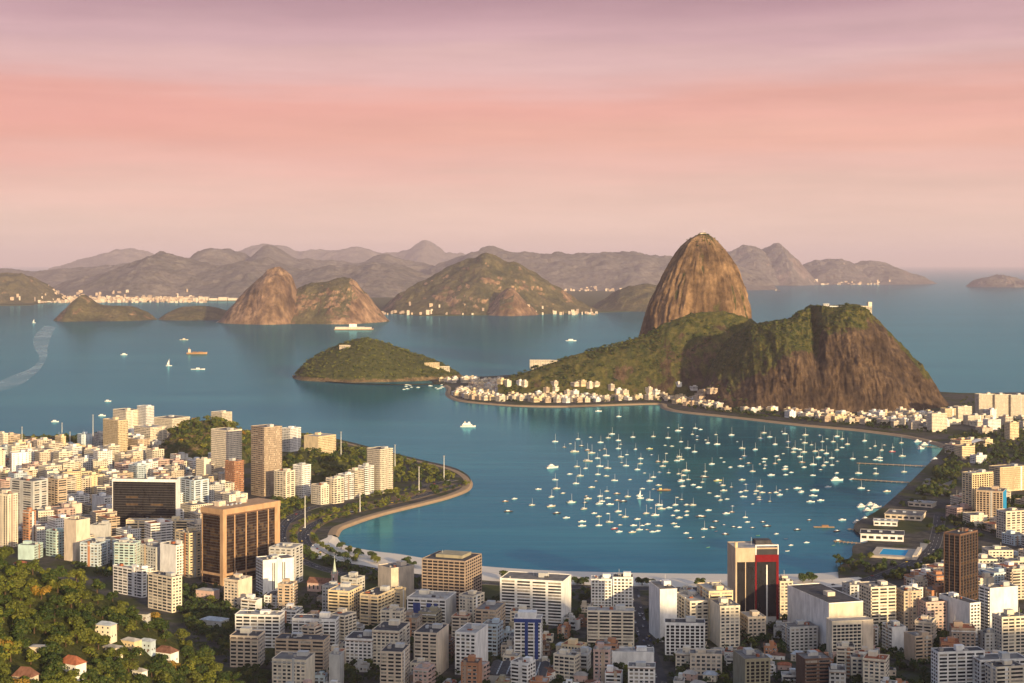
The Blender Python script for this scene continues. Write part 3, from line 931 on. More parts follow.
# the air over the bay
hz = MB()
hz.box(-151000, 151000, -9000, 151500, -9, 1300)
hm = bpy.data.materials.new('haze_air')
hm.use_nodes = True
ht = NT(hm.node_tree)
ht.n.clear()
pv = ht.new('ShaderNodeVolumePrincipled')
pv.inputs['Color'].default_value = (.83, .74, .90, 1)
pv.inputs['Density'].default_value = 1.95e-5
pv.inputs['Anisotropy'].default_value = 0.0
ho = ht.new('ShaderNodeOutputMaterial', Volume=pv.outputs[0])
tag(put('haze', hz.mesh('haze', hm)), 'thin evening haze over the whole bay', 'haze', None, 'stuff')

# ------------------------------------------------------------------ buildings
REG = []          # (object, what it is, category, group, px, py) for things labelled from their neighbours
MARKS = []        # (px, py, phrase, family)
USED = []         # ground circles already taken (x, y, r)
MESH = {}


def cached(key, fn):
    if key not in MESH:
        MESH[key] = fn()
    return MESH[key]


def win_mesh(kind):
    """unit window: a raised frame with the pane set back in it"""
    def make():
        b = MB()
        fr = {'plain': .06, 'wide': .03}[kind.split('_')[0]]
        gm = {'g': 1, 'b': 2}[kind.split('_')[1]]
        for x0, x1, z0, z1 in ((0, 1, 0, fr), (0, 1, 1 - fr, 1), (0, fr * .8, fr, 1 - fr), (1 - fr * .8, 1, fr, 1 - fr)):
            b.box(x0, x1, -.10, .1, z0, z1, 0)
        b.face([(fr * .8, -.03, fr), (1 - fr * .8, -.03, fr), (1 - fr * .8, -.03, 1 - fr), (fr * .8, -.03, 1 - fr)], gm)
        return b.mesh('window', [M_FRAME, M_GLASS, M_BLIND])
    return cached('win_' + kind, make)


def balc_mesh(c):
    def make():
        b = MB()
        b.box(0, 1, -1, 0, -.13, 0, 0)
        b.box(0, 1, -1, -.88, 0, .9, 0)
        b.box(0, .02, -.88, 0, 0, .9, 0)
        b.box(.98, 1, -.88, 0, 0, .9, 0)
        return b.mesh('balcony', [wall(c)])
    return cached('balc_' + c, make)


def box_mesh(name, mat):
    def make():
        b = MB()
        b.box(0, 1, 0, 1, 0, 1)
        return b.mesh(name, [mat])
    return cached('box_%s_%s' % (name, mat.name), make)


def tank_mesh():
    def make():
        b = MB()
        b.prism(10, 1, 1, 0, 1, cap=False)
        b.prism(10, 1.08, .1, 1, 1.25)
        return b.mesh('water_tank', [M_CONC])
    return cached('tank', make)


def roof_mesh(w, d, mat, rimmat, par=.9):
    b = MB()
    b.box(-w / 2 - .15, w / 2 + .15, -d / 2 - .15, d / 2 + .15, 0, .25, 1, 0)
    e = .15
    for x0, x1, y0, y1 in ((-w / 2 - e, w / 2 + e, -d / 2 - e, -d / 2 + .2), (-w / 2 - e, w / 2 + e, d / 2 - .2, d / 2 + e), (-w / 2 - e, -w / 2 + .2, -d / 2 + .2, d / 2 - .2), (w / 2 - .2, w / 2 + e, -d / 2 + .2, d / 2 - .2)):
        b.box(x0, x1, y0, y1, .25, par, 1)
    return b.mesh('roof', [mat, rimmat])


def dress_face(root, o, ux, L, h, style, c, z0=0.0, trim=None, budget=None, seed=0, bays=None):
    """windows, balconies or ribs on one face: o = left foot of the face, ux = direction along it (local xy); outward is ux turned clockwise"""
    rz = math.atan2(ux[1], ux[0])
    rr = random.Random(seed)
    fl = max(1, int(round((h - z0 - 1.0) / 3.1)))
    fh = (h - z0 - .6) / fl
    at = lambda s, z, out=0.0: (o[0] + ux[0] * s + ux[1] * out, o[1] + ux[1] * s - ux[0] * out, z)
    n = 0
    if style == 'n':
        return 0
    if style in 'wWc':
        pitch = {'w': 4.2, 'W': 3.2, 'c': 5.2}[style]
        nb = max(1, int(round((L - 1.2) / pitch)))
        while nb * fl > budget and nb > 1:
            nb -= 1
        bw = (L - 1.2) / nb
        ww = min(bw * (.86 if style == 'c' else .70), bw - .6)
        for f in range(fl):
            for k in range(nb):
                if n >= budget:
                    return n
                m = win_mesh(('wide' if ww > 3.4 else 'plain') + ('_b' if rr.random() < .22 else '_g'))
                put('window', m, root, at(.6 + k * bw + (bw - ww) / 2, z0 + f * fh + fh * .24), rz, (ww, 1, fh * .60))
                n += 1
    elif style in 'bB':
        nb = max(1, int(round(L / (7.0 if style == 'b' else 10.0))))
        while nb * fl > budget and nb > 1:
            nb -= 1
        bw = L / nb
        for f in range(fl):
            for k in range(nb):
                if n >= budget:
                    return n
                put('window', win_mesh('wide_b' if rr.random() < .15 else 'wide_g'), root, at(k * bw + .7, z0 + f * fh + fh * .34), rz, (bw - 1.4, 1, fh * .58))
                n += 1
            a, e = (.3, L - .3) if style == 'B' else (L * .06, L * .94)
            put('balcony', balc_mesh(trim or c), root, at(a, z0 + f * fh + .1), rz, (e - a, 1.3, 1.25))
    elif style == 'r':
        for f in range(fl):
            put('window', win_mesh('wide_g'), root, at(.5, z0 + f * fh + fh * .36), rz, (L - 1.0, 1, fh * .5))
            n += 1
    elif style in 'vg':
        # upright piers with tall dark glazing between them
        nb = bays or max(2, int(round(L / (4.6 if style == 'v' else 6.5))))
        pw = 1.5 if bays else L / nb * (.30 if style == 'v' else .12)
        bw = L / nb
        gmat = M_BRONZEGL if trim == 'bronze' else M_BLACKGL
        def panel():
            b = MB()
            k = max(3, fl)
            q_ = random.Random(fl)
            nc = 5 if style == 'g' else 1
            for f in range(k):
                for j in range(nc):
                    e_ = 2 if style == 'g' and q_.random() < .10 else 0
                    b.face([(j / nc, -.12, f / k), ((j + 1) / nc, -.12, f / k), ((j + 1) / nc, -.12, (f + .72) / k), (j / nc, -.12, (f + .72) / k)], e_)
                b.box(0, 1, -.2, .05, (f + .72) / k, (f + 1) / k, 1)
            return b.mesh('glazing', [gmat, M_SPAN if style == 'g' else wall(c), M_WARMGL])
        pm = cached('panel_%s_%s_%d' % (style + (trim or ''), c, fl), panel)
        for k in range(nb):
            put('glazing', pm, root, at(k * bw + pw / 2, z0 + .5), rz, (bw - pw, 1, h - z0 - 1.5))
        for k in range(nb + 1):
            x = min(max(k * bw - pw / 2, 0), L - pw)
            put('pier', box_mesh('pier', wall(trim or c)), root, at(x, z0, .55), rz, (pw, .6, h - z0 - .4))
        n = nb
    elif style == 'h':
        # strong horizontal slabs with dark bands (office block)
        nb = max(2, int(round(L / 6.0)))
        for f in range(fl):
            put('window', cached('darkband', lambda: (lambda b: (b.face([(0, -.06, 0), (1, -.06, 0), (1, -.06, 1), (0, -.06, 1)]), b.mesh('window', [M_BLACKGL]))[1])(MB())), root, at(.2, z0 + f * fh + fh * .38), rz, (L - .4, 1, fh * .58))
            put('ledge', box_mesh('ledge', wall(trim or c)), root, at(0, z0 + f * fh + fh * .04, .7), rz, (L, .72, fh * .32))
            n += 2
        for k in range(nb + 1):
            put('pier', box_mesh('pier', wall(trim or c)), root, at(min(max(k * L / nb - .35, 0), L - .7), z0, .5), rz, (.7, .45, h - z0))
    return n


def roof_clutter(root, w, d, h, c, rr, level=2):
    hw, hd = min(w * .38, 9), min(d * .45, 7)
    cx, cy_ = rr.uniform(-.25, .25) * w, rr.uniform(-.05, .25) * d
    put('lift_house', box_mesh('lift_house', wall(c)), root, (cx - hw / 2, cy_ - hd / 2, h + .25), 0, (hw, hd, rr.uniform(2.6, 4.6)))
    if level > 1:
        for k in range(rr.randint(1, 3)):
            r = rr.uniform(.8, 1.5)
            put('water_tank', tank_mesh(), root, (rr.uniform(-.38, .38) * w, rr.uniform(-.38, .38) * d, h + .25), 0, (r, r, rr.uniform(1.2, 2.0)))
        for k in range(rr.randint(1, 3)):
            a, b = rr.uniform(1.5, 4), rr.uniform(1.5, 4)
            put('roof_shed', box_mesh('roof_shed', rr.choice([M_ROOFL, M_CONC, M_METAL, M_TILE, M_ROOFD])), root, (rr.uniform(-.42, .25) * w, rr.uniform(-.42, .25) * d, h + .25), 0, (a, b, rr.uniform(.8, 2.4)))


def body(root, w, d, h, mats, name='wall'):
    """plain box body: front and right faces take mats[0], the two others mats[1]"""
    b = MB()
    x0, x1, y0, y1 = -w / 2, w / 2, -d / 2, d / 2
    for p, q_, m, L in (((x0, y0), (x1, y0), 0, w), ((x1, y0), (x1, y1), 1, d), ((x1, y1), (x0, y1), 2, w), ((x0, y1), (x0, y0), 3, d)):
        b.face([(*p, -3), (*q_, -3), (*q_, h), (*p, h)], m, [(0, -3), (L, -3), (L, h), (0, h)])
    b.face([(x0, y0, h), (x1, y0, h), (x1, y1, h), (x0, y1, h)], 0)
    return put(name, b.mesh(name, mats), root)


def solve(x0, xc, x1, yt, yb, th, z0, dl=None, dr=None):
    """near corner and the two visible faces from their pixel edges -> ground corner, widths and height"""
    Y = (H - z0) * F / (yb - HY)
    X = (xc - CX) * Y / F
    c, s = math.cos(R(th)), math.sin(R(th))
    k0, k1 = (x0 - CX) / F, (x1 - CX) / F
    if dl is None:
        den = c + k0 * s
        dl = (X - k0 * Y) / den if den > .05 and xc - x0 > .5 else 18
    if dr is None:
        den = s - k1 * c
        dr = (k1 * Y - X) / den if den > .05 and x1 - xc > .5 else 16
    dl, dr = min(max(dl, 5), 130), min(max(dr, 5), 130)
    z1 = H - (yt - HY) * Y / F
    return X, Y, dl, dr, max(z1 - z0, 4)


def extras(root, w, d, h, c, rr, front, side):
    """stair shafts, cornices and cooling units that break the plain faces"""
    if front and rr.random() < .5 and w > 9:
        sw = rr.uniform(2.0, 3.6)
        x = rr.uniform(-w * .35, w * .35 - sw)
        put('stair_shaft', box_mesh('stair_shaft', wall(rr.choice(['white', 'grey', 'tan', c, c, 'beige', 'rust', 'taupe']))), root, (x, -d / 2 - .45, 0), 0, (sw, .6, h + rr.choice([.2, 1.8, 2.6])))
    if front and rr.random() < .45:
        put('cornice', box_mesh('cornice', wall(rr.choice(['white', 'taupe', 'grey', c]))), root, (-w / 2 - .3, -d / 2 - .5, h - rr.uniform(.8, 3.0)), 0, (w + .6, .5, .7))
    if side and rr.random() < .4 and d > 9:
        sw = rr.uniform(1.6, 3)
        y = rr.uniform(-d * .3, d * .3 - sw)
        put('stair_shaft', box_mesh('stair_shaft', wall(rr.choice(['white', 'grey', c, 'taupe']))), root, (w / 2 - .15, y, 0), 0, (.6, sw, h + .2))
    if front:
        for k in range(rr.randint(2, 6)):
            put('cooling_unit', box_mesh('cooling_unit', M_METAL), root, (rr.uniform(-w * .45, w * .42), -d / 2 - .75, rr.uniform(3, max(4, h - 2))), 0, (.9, .75, .8))
    if rr.random() < .5:
        put('aerial', box_mesh('aerial', M_STEEL), root, (rr.uniform(-.3, .3) * w, rr.uniform(-.2, .3) * d, h + .2), 0, (.18, .18, rr.uniform(4, 9)))


PATS = {'w': 'grid', 'W': 'grid', 'c': 'bay', 'b': 'band', 'B': 'band', 'r': 'band', 'v': 'slit', 'g': 'slit', 'h': 'band', 'n': 'few'}


def building(x0, xc, x1, yt, yb, th, c, fs='w', rs='w', what='apartment_building', desc=None, label=None, roof=None, trim=None, dl=None, dr=None, mark=None, c2=None, z0=LZ, clutter=2, lab_cat=None, group=None, detail=None, bays=None):
    ed = (dl, dr)
    X, Y, w, d, h = solve(x0, xc, x1, yt, yb, th, z0, dl, dr)
    w = w if ed[0] else min(w, 62 if th > 55 else 130)
    d = d if ed[1] else min(d, 36 if th < 30 else 130)
    cs, sn = math.cos(R(th)), math.sin(R(th))
    cx = X - w / 2 * cs + d / 2 * sn
    cyy = Y + w / 2 * sn + d / 2 * cs
    root = empty(what, (cx, cyy, z0), -R(th))
    near = detail if detail is not None else Y < 2350
    sd = int(x0 * 31 + yb * 7)
    rr = random.Random(sd)
    c2 = c2 or c
    fm = lambda st, col: wall(col) if near or st == 'n' else facade(col, PATS[st])
    body(root, w, d, h, [fm(fs, c), fm(rs, c2), facade(c, PATS[fs]), facade(c2, PATS[rs])])
    if near:
        bud = 62
        nf = dress_face(root, (-w / 2, -d / 2), (1, 0), w, h, fs, c, 0.4, trim, bud, sd, bays and bays[0])
        if rs != 'n':
            dress_face(root, (w / 2, -d / 2), (0, 1), d, h, rs, c2, 0.4, trim, max(12, 96 - nf), sd + 1, bays and bays[1])
    extras(root, w, d, h, c, rr, near and not mark and fs not in 'ghn', not mark and rs not in 'ghn')
    rf = put('roof', roof_mesh(w, d, ROOFS[roof or rr.choice(['grey', 'grey', 'pale', 'dark'])], wall(trim if trim in WALLC and fs in 'gh' else c)), root, (0, 0, h))
    if clutter:
        roof_clutter(rf, w, d, 0, c if rr.random() < .6 else 'grey', rr, clutter if near else 1)
    USED.append((cx, cyy, .5 * math.hypot(w, d)))
    px, py = (x0 + x1) / 2, (yt + min(yb, 683)) / 2
    ct = lab_cat or {'apartment_building': 'apartment building', 'office_tower': 'office tower', 'low_block': 'low building', 'tower_block': 'tower block'}.get(what, what.replace('_', ' '))
    g_ = group or {'apartment_building': 'apartment buildings of the bay city', 'office_tower': 'office towers of the bay city', 'low_block': 'low blocks of the bay city'}.get(what)
    if label:
        tag(root, label, ct, g_)
    else:
        st = {'w': 'with punched windows', 'W': 'with small windows', 'c': 'with wide windows', 'b': 'with balconies', 'B': 'with long balconies', 'r': 'with ribbon windows', 'v': 'with upright ribs', 'g': 'with dark glazing', 'h': 'with dark bands', 'n': 'with blank wall'}[fs]
        fn = 'block' if h < 26 else 'tower' if h > 1.6 * w else 'slab'
        REG.append((root, desc or f'{c} {fn} {st}', ct, g_, px, py, 'city'))
    if mark:
        MARKS.append((px, py, mark, 'city'))
    return root, w, d, h


def part(root, name, x0, x1, y0, y1, z0, z1, mat):
    b = MB()
    b.box(x0, x1, y0, y1, z0, z1)
    return put(name, b.mesh(name, [mat]), root)


B = building
# --- landmark blocks
r, w, d, h = B(113, 176, 178, 481, 538, 6, 'white', 'g', 'n', 'office_tower', label='wide black glass slab framed in white in the lit city', mark='black glass slab', dr=16, roof='pale', trim='dark', detail=True, bays=(1, 1))
part(r, 'frame', -w / 2 - .8, -w / 2, -d / 2 - 1.0, d / 2, 0, h + 2, wall('white'))
part(r, 'frame', w / 2, w / 2 + .7, -d / 2 - 1.0, d / 2, 0, h + 2, wall('white'))
part(r, 'frame', -w / 2, w / 2, -d / 2 - 1.0, -d / 2 + .5, h - 1.6, h + 2, wall('white'))
r, w, d, h = B(202, 223, 279, 511, 586, 38, 'bronze', 'g', 'g', 'office_tower', label='bronze framed tower with dark glass and a bright corner pier', mark='bronze corner tower', trim='bronze', roof='pale', clutter=0, bays=(1, 5))
part(r, 'crown_band', -w / 2 - 1.2, w / 2 + 1.2, -d / 2 - 1.2, d / 2 + 1.2, h - 4.5, h + 1.6, wall('bronze'))
part(r, 'dark_band', -w / 2 - .6, w / 2 + .6, -d / 2 - .6, d / 2 + .6, h - 6.2, h - 4.5, wall('brown'))  # brown strip running round the tower below the crown
part(r, 'base_band', -w / 2 - 1.0, w / 2 + 1.0, -d / 2 - 1.0, d / 2 + 1.0, 10.5, 13, wall('bronze'))
part(r, 'corner_pier', w / 2 - 4.2, w / 2 + .8, -d / 2 - .8, -d / 2 + 4.6, 0, h - 4.5, wall('bronze'))
part(r, 'corner_pier', w / 2 - 2.0, w / 2 + .8, d / 2 - 7, d / 2 + .8, 0, h - 4.5, wall('bronze'))
part(r, 'lift_house', -w * .3, -w * .08, -d * .36, -d * .24, h + 1.6, h + 7, wall('sand'))
part(r, 'lift_house', -w * .3, -w * .08, d * .02, d * .13, h + 1.6, h + 7, wall('sand'))
for k in range(7):
    part(r, 'roof_shed', -w * .1 + 2 * (k % 3), -w * .1 + 2 * (k % 3) + 2, -d * .3 + k * 4.3, -d * .3 + k * 4.3 + 2.4, h + 1.6, h + 3, M_METAL)
r, w, d, h = B(422, 465, 480, 562, 616, 20, 'taupe', 'h', 'h', 'office_tower', label='brown office block gridded with dark window bands by the beach', mark='brown office block', trim='taupe', roof='dark', c2='taupe', clutter=0, dr=46)
part(r, 'roof_shed', -w * .3, w * .32, -d * .2, d * .34, h + .3, h + 3.4, wall('olive'))
# black and red tower: the red half and the tan half of the front are built on the right face
r, w, d, h = B(727, 735.5, 778.5, 549, 626, 85, 'tan', 'n', 'n', 'office_tower', label='black glass tower half framed in tan and half in red', mark='black and red tower', dl=36, roof='pale', clutter=0)
X1 = w / 2
dk = wall('dark')
m_ = d * .46
part(r, 'glazing', X1, X1 + .25, -d / 2 + 1.6, -d / 2 + m_ - .8, 3, h - 13, M_BLACKGL)
part(r, 'pier', X1, X1 + .7, -d / 2 + m_ * .5 - .4, -d / 2 + m_ * .5 + .4, 3, h - 13, wall('tan'))
part(r, 'glazing', X1, X1 + .5, -d / 2 + m_ + 1.2, d / 2 - 2.4, 9, h - 13, M_BLACKGL)
part(r, 'pier', X1, X1 + 1.0, -d / 2 + m_ + (d - m_) * .5 - .8, -d / 2 + m_ + (d - m_) * .5 + .4, 1, h - 16, wall('white'))
part(r, 'red_frame', X1, X1 + .9, -d / 2 + m_, d / 2, h - 13, h - 6, wall('red'))
part(r, 'red_frame', X1, X1 + .9, d / 2 - 2.4, d / 2, 6, h - 13, wall('red'))
part(r, 'red_frame', X1, X1 + .9, -d / 2 + m_ - .4, -d / 2 + m_ + 1.2, 6, h - 13, wall('red'))
part(r, 'podium', X1, X1 + .8, -d / 2 + m_ + 1.2, d / 2 - 2.4, 0, 8.6, wall('grey'))
for y0, y1, z0, z1 in ((-d / 2 + m_, d / 2, h + 2.6, h + 3.8), (-d / 2 + m_, -d / 2 + m_ + 1, h - 6, h + 2.6), (d / 2 - 1, d / 2, h - 6, h + 2.6)):
    part(r, 'roof_frame', X1 - 1, X1 + .6, y0, y1, z0, z1, wall('white'))
part(r, 'dark_panel', X1, X1 + .3, -d / 2 + m_ + 1, d / 2 - 1, h - 6, h - .5, wall('dark'))
part(r, 'lift_house', -w * .42, -w * .05, d * .08, d * .45, h + .3, h + 4.5, M_ROOFD)
b = MB(); b.prism(12, 1.7, 1.7, 0, 5.5); put('water_tank', b.mesh('water_tank', [wall('gold')]), r, (w * .3, -d / 2 + 2.2, h))

r, w, d, h = B(793, 829, 863, 604, 654, 74, 'white', 'n', 'n', 'office_tower', label='long white slab with a blank side and dark flat roof', mark='long white slab', dl=86, roof='dark', clutter=0, c2='sand')
part(r, 'lift_house', w * .05, w * .16, -d * .1, d * .12, h + .3, h + 4, wall('sand'))
r2, w, d, h = B(826, 832, 873, 622, 659, 80, 'cream', 'n', 'n', 'office_tower', label='white gridded front block attached below the long white slab', roof='pale', dl=14, clutter=0)
nb, fl = 7, 8
for k in range(nb):
    for f in range(fl):
        put('window', win_mesh('wide_g'), r2, (w / 2, -d / 2 + 1 + k * (d - 12) / nb, 7 + f * (h - 9) / fl), R(90), ((d - 12) / nb * .86, 1, (h - 9) / fl * .68))
part(r2, 'corner_pier', w / 2, w / 2 + .8, d / 2 - 10, d / 2, 0, h, wall('beige'))
part(r2, 'base_band', w / 2, w / 2 + 1.0, -d / 2, d / 2 - 10, 0, 6.5, wall('pink'))
r, w, d, h = B(944, 960, 977.5, 535, 604, 45, 'brown', 'g', 'g', 'office_tower', label='dark brown tower standing alone above the avenue', mark='dark brown tower', trim='brown', roof='dark')
r, w, d, h = B(514, 541, 543.5, 619, 662, 6, 'white', 'c', 'w', label='white apartment tower with cobalt top band and stripes', mark='blue striped white tower', dr=17, roof='pale')
for a, e, z0, z1 in ((-w * .1, w * .02, 2, h - 3), (w * .27, w * .40, 2, h - 3), (-w / 2, w / 2, h - 3.4, h - .2)):
    part(r, 'blue_band', a, e, -d / 2 - .35, -d / 2 + .1, z0, z1, wall('navy'))
part(r, 'penthouse', -w * .38, w * .3, -d * .3, d * .35, h + .2, h + 5, wall('white'))
r, w, d, h = B(407, 446, 459, 600, 630, 14, 'white', 'c', 'n', label='white and deep blue apartment block with pale roof sheds', mark='blue fronted block', c2='grey', roof='pale')
for a, e in ((-w * .34, -w * .16), (w * .0, w * .12), (w * .2, w * .28)):
    part(r, 'blue_band', a, e, -d / 2 - .4, -d / 2 + .1, 1, h - 4, wall('navy'))

# --- lit city, far to near
for a in [
    (103, 118, 128, 421, 463, 30, 'gold', 'v', 'w', 'twin lit towers', 'pale gold ribbed tower, taller of the pair by the park'),
    (113, 126, 139, 411, 446, 30, 'cream', 'w', 'w', None, None),
    (137, 146, 154, 407, 446, 30, 'white', 'w', 'w', 'white park tower', 'tallest white tower at the edge of the park trees'),
    (134, 150, 167, 428, 456, 28, 'cream', 'b', 'w', None, None), (128, 138, 150, 440, 462, 30, 'tan', 'w', 'w', None, None),
    (154, 172, 190, 419, 438, 20, 'cream', 'w', 'w', None, None), (211, 222, 232, 413, 432, 25, 'cream', 'w', 'w', None, None),
    (55, 61, 66, 437, 462, 30, 'gold', 'w', 'w', None, 'slim golden tower in front of the park trees'), (21, 27, 33, 444, 463, 30, 'tan', 'w', 'w', None, None), (-3, 3, 8, 434, 460, 30, 'cream', 'w', 'w', None, None),
    (84, 98, 112, 452, 470, 30, 'cream', 'w', 'w', None, None), (30, 46, 58, 450, 468, 25, 'cream', 'w', 'w', None, None), (64, 72, 82, 448, 466, 25, 'white', 'w', 'w', None, None),
    (211, 228, 242, 431, 486, 26, 'cream', 'W', 'w', 'pale gridded tower', 'tall cream tower gridded with windows beside the knoll'),
    (225, 234, 244, 462, 498, 24, 'rust', 'v', 'w', None, 'red ribbed tower pressed against the tall cream tower'),
    (251, 264, 282, 428, 497, 34, 'tan', 'b', 'v', 'two toned tower', 'tall tower with brown balconied side and golden ribbed side'),
    (281, 290, 301, 429, 452, 20, 'white', 'B', 'w', None, None), (304, 318, 336, 437, 460, 40, 'gold', 'n', 'w', None, None),
    (274, 286, 295, 472, 501, 22, 'cream', 'b', 'w', None, None), (293, 302, 311, 466, 499, 24, 'white', 'w', 'w', None, None),
    (311, 321, 329, 486, 505, 30, 'cream', 'w', 'w', None, None),
    (326, 334, 344, 479, 504, 40, 'cream', 'b', 'b', None, None), (338, 345, 354, 475, 500, 40, 'white', 'b', 'b', None, None), (348, 355, 364, 471, 497, 40, 'cream', 'b', 'b', 'stepped terraces', None), (358, 365, 374, 467, 495, 40, 'white', 'b', 'b', None, None),
    (367, 380, 393, 450, 494, 30, 'cream', 'w', 'W', 'tall bayside tower', 'tall cream tower standing closest to the cove'),
    (177, 194, 209, 481, 514, 30, 'blue', 'b', 'w', None, None), (196, 204, 211, 460, 490, 26, 'cream', 'w', 'n', None, None),
    (126, 200, 204, 521, 548, 3, 'gold', 'B', 'w', 'long beige block', 'long low beige block with balconies behind the bronze tower'),
    (160, 176, 188, 546, 578, 22, 'white', 'n', 'w', None, None), (175, 189, 201, 534, 578, 34, 'gold', 'w', 'w', None, None),
    (-6, 8, 18, 495, 548, 20, 'cream', 'v', 'W', None, 'pale ribbed tower cut by the picture edge'), (10, 33, 48, 482, 535, 20, 'grey', 'w', 'w', 'grey twin tower', None), (48, 58, 67, 480, 528, 26, 'tan', 'b', 'b', None, None),
    (23, 29, 36, 512, 546, 24, 'rust', 'b', 'w', None, 'slim rust red block with white ledges'), (46, 56, 65, 532, 557, 22, 'teal', 'b', 'w', None, None),
    (64, 76, 90, 521, 562, 20, 'beige', 'n', 'n', None, None), (90, 104, 111, 526, 550, 14, 'grey', 'n', 'n', None, None), (92, 104, 114, 498, 524, 34, 'white', 'n', 'w', None, None),
    (80, 98, 110, 544, 567, 16, 'blue', 'w', 'w', None, None), (114, 134, 141, 544, 574, 12, 'teal', 'b', 'w', None, None), (18, 34, 43, 546, 560, 12, 'teal', 'n', 'w', None, None),
    (61, 72, 82, 505, 532, 26, 'beige', 'w', 'n', None, None), (140, 156, 168, 548, 574, 22, 'grey', 'w', 'n', None, None),
    (113, 142, 147, 571, 598, 24, 'white', 'c', 'w', None, 'white gridded slab end on to the wooded spur'),
    (148, 172, 182, 578, 613, 26, 'cream', 'c', 'w', 'sunlit spur slab', 'cream gridded slab with a sunlit end beside the wooded spur'),
]:
    x0, xc, x1, yt, yb, th, c, fs, rs, mk, lab = a
    th += 14 if 19 < th < 35 else 0
    B(x0, xc, x1, yt, yb, th, c, fs, rs, 'apartment_building', label=lab, mark=mk, detail=(yb > 500), dr=13 if mk == 'long beige block' else None, roof='pale' if mk == 'long beige block' else None)

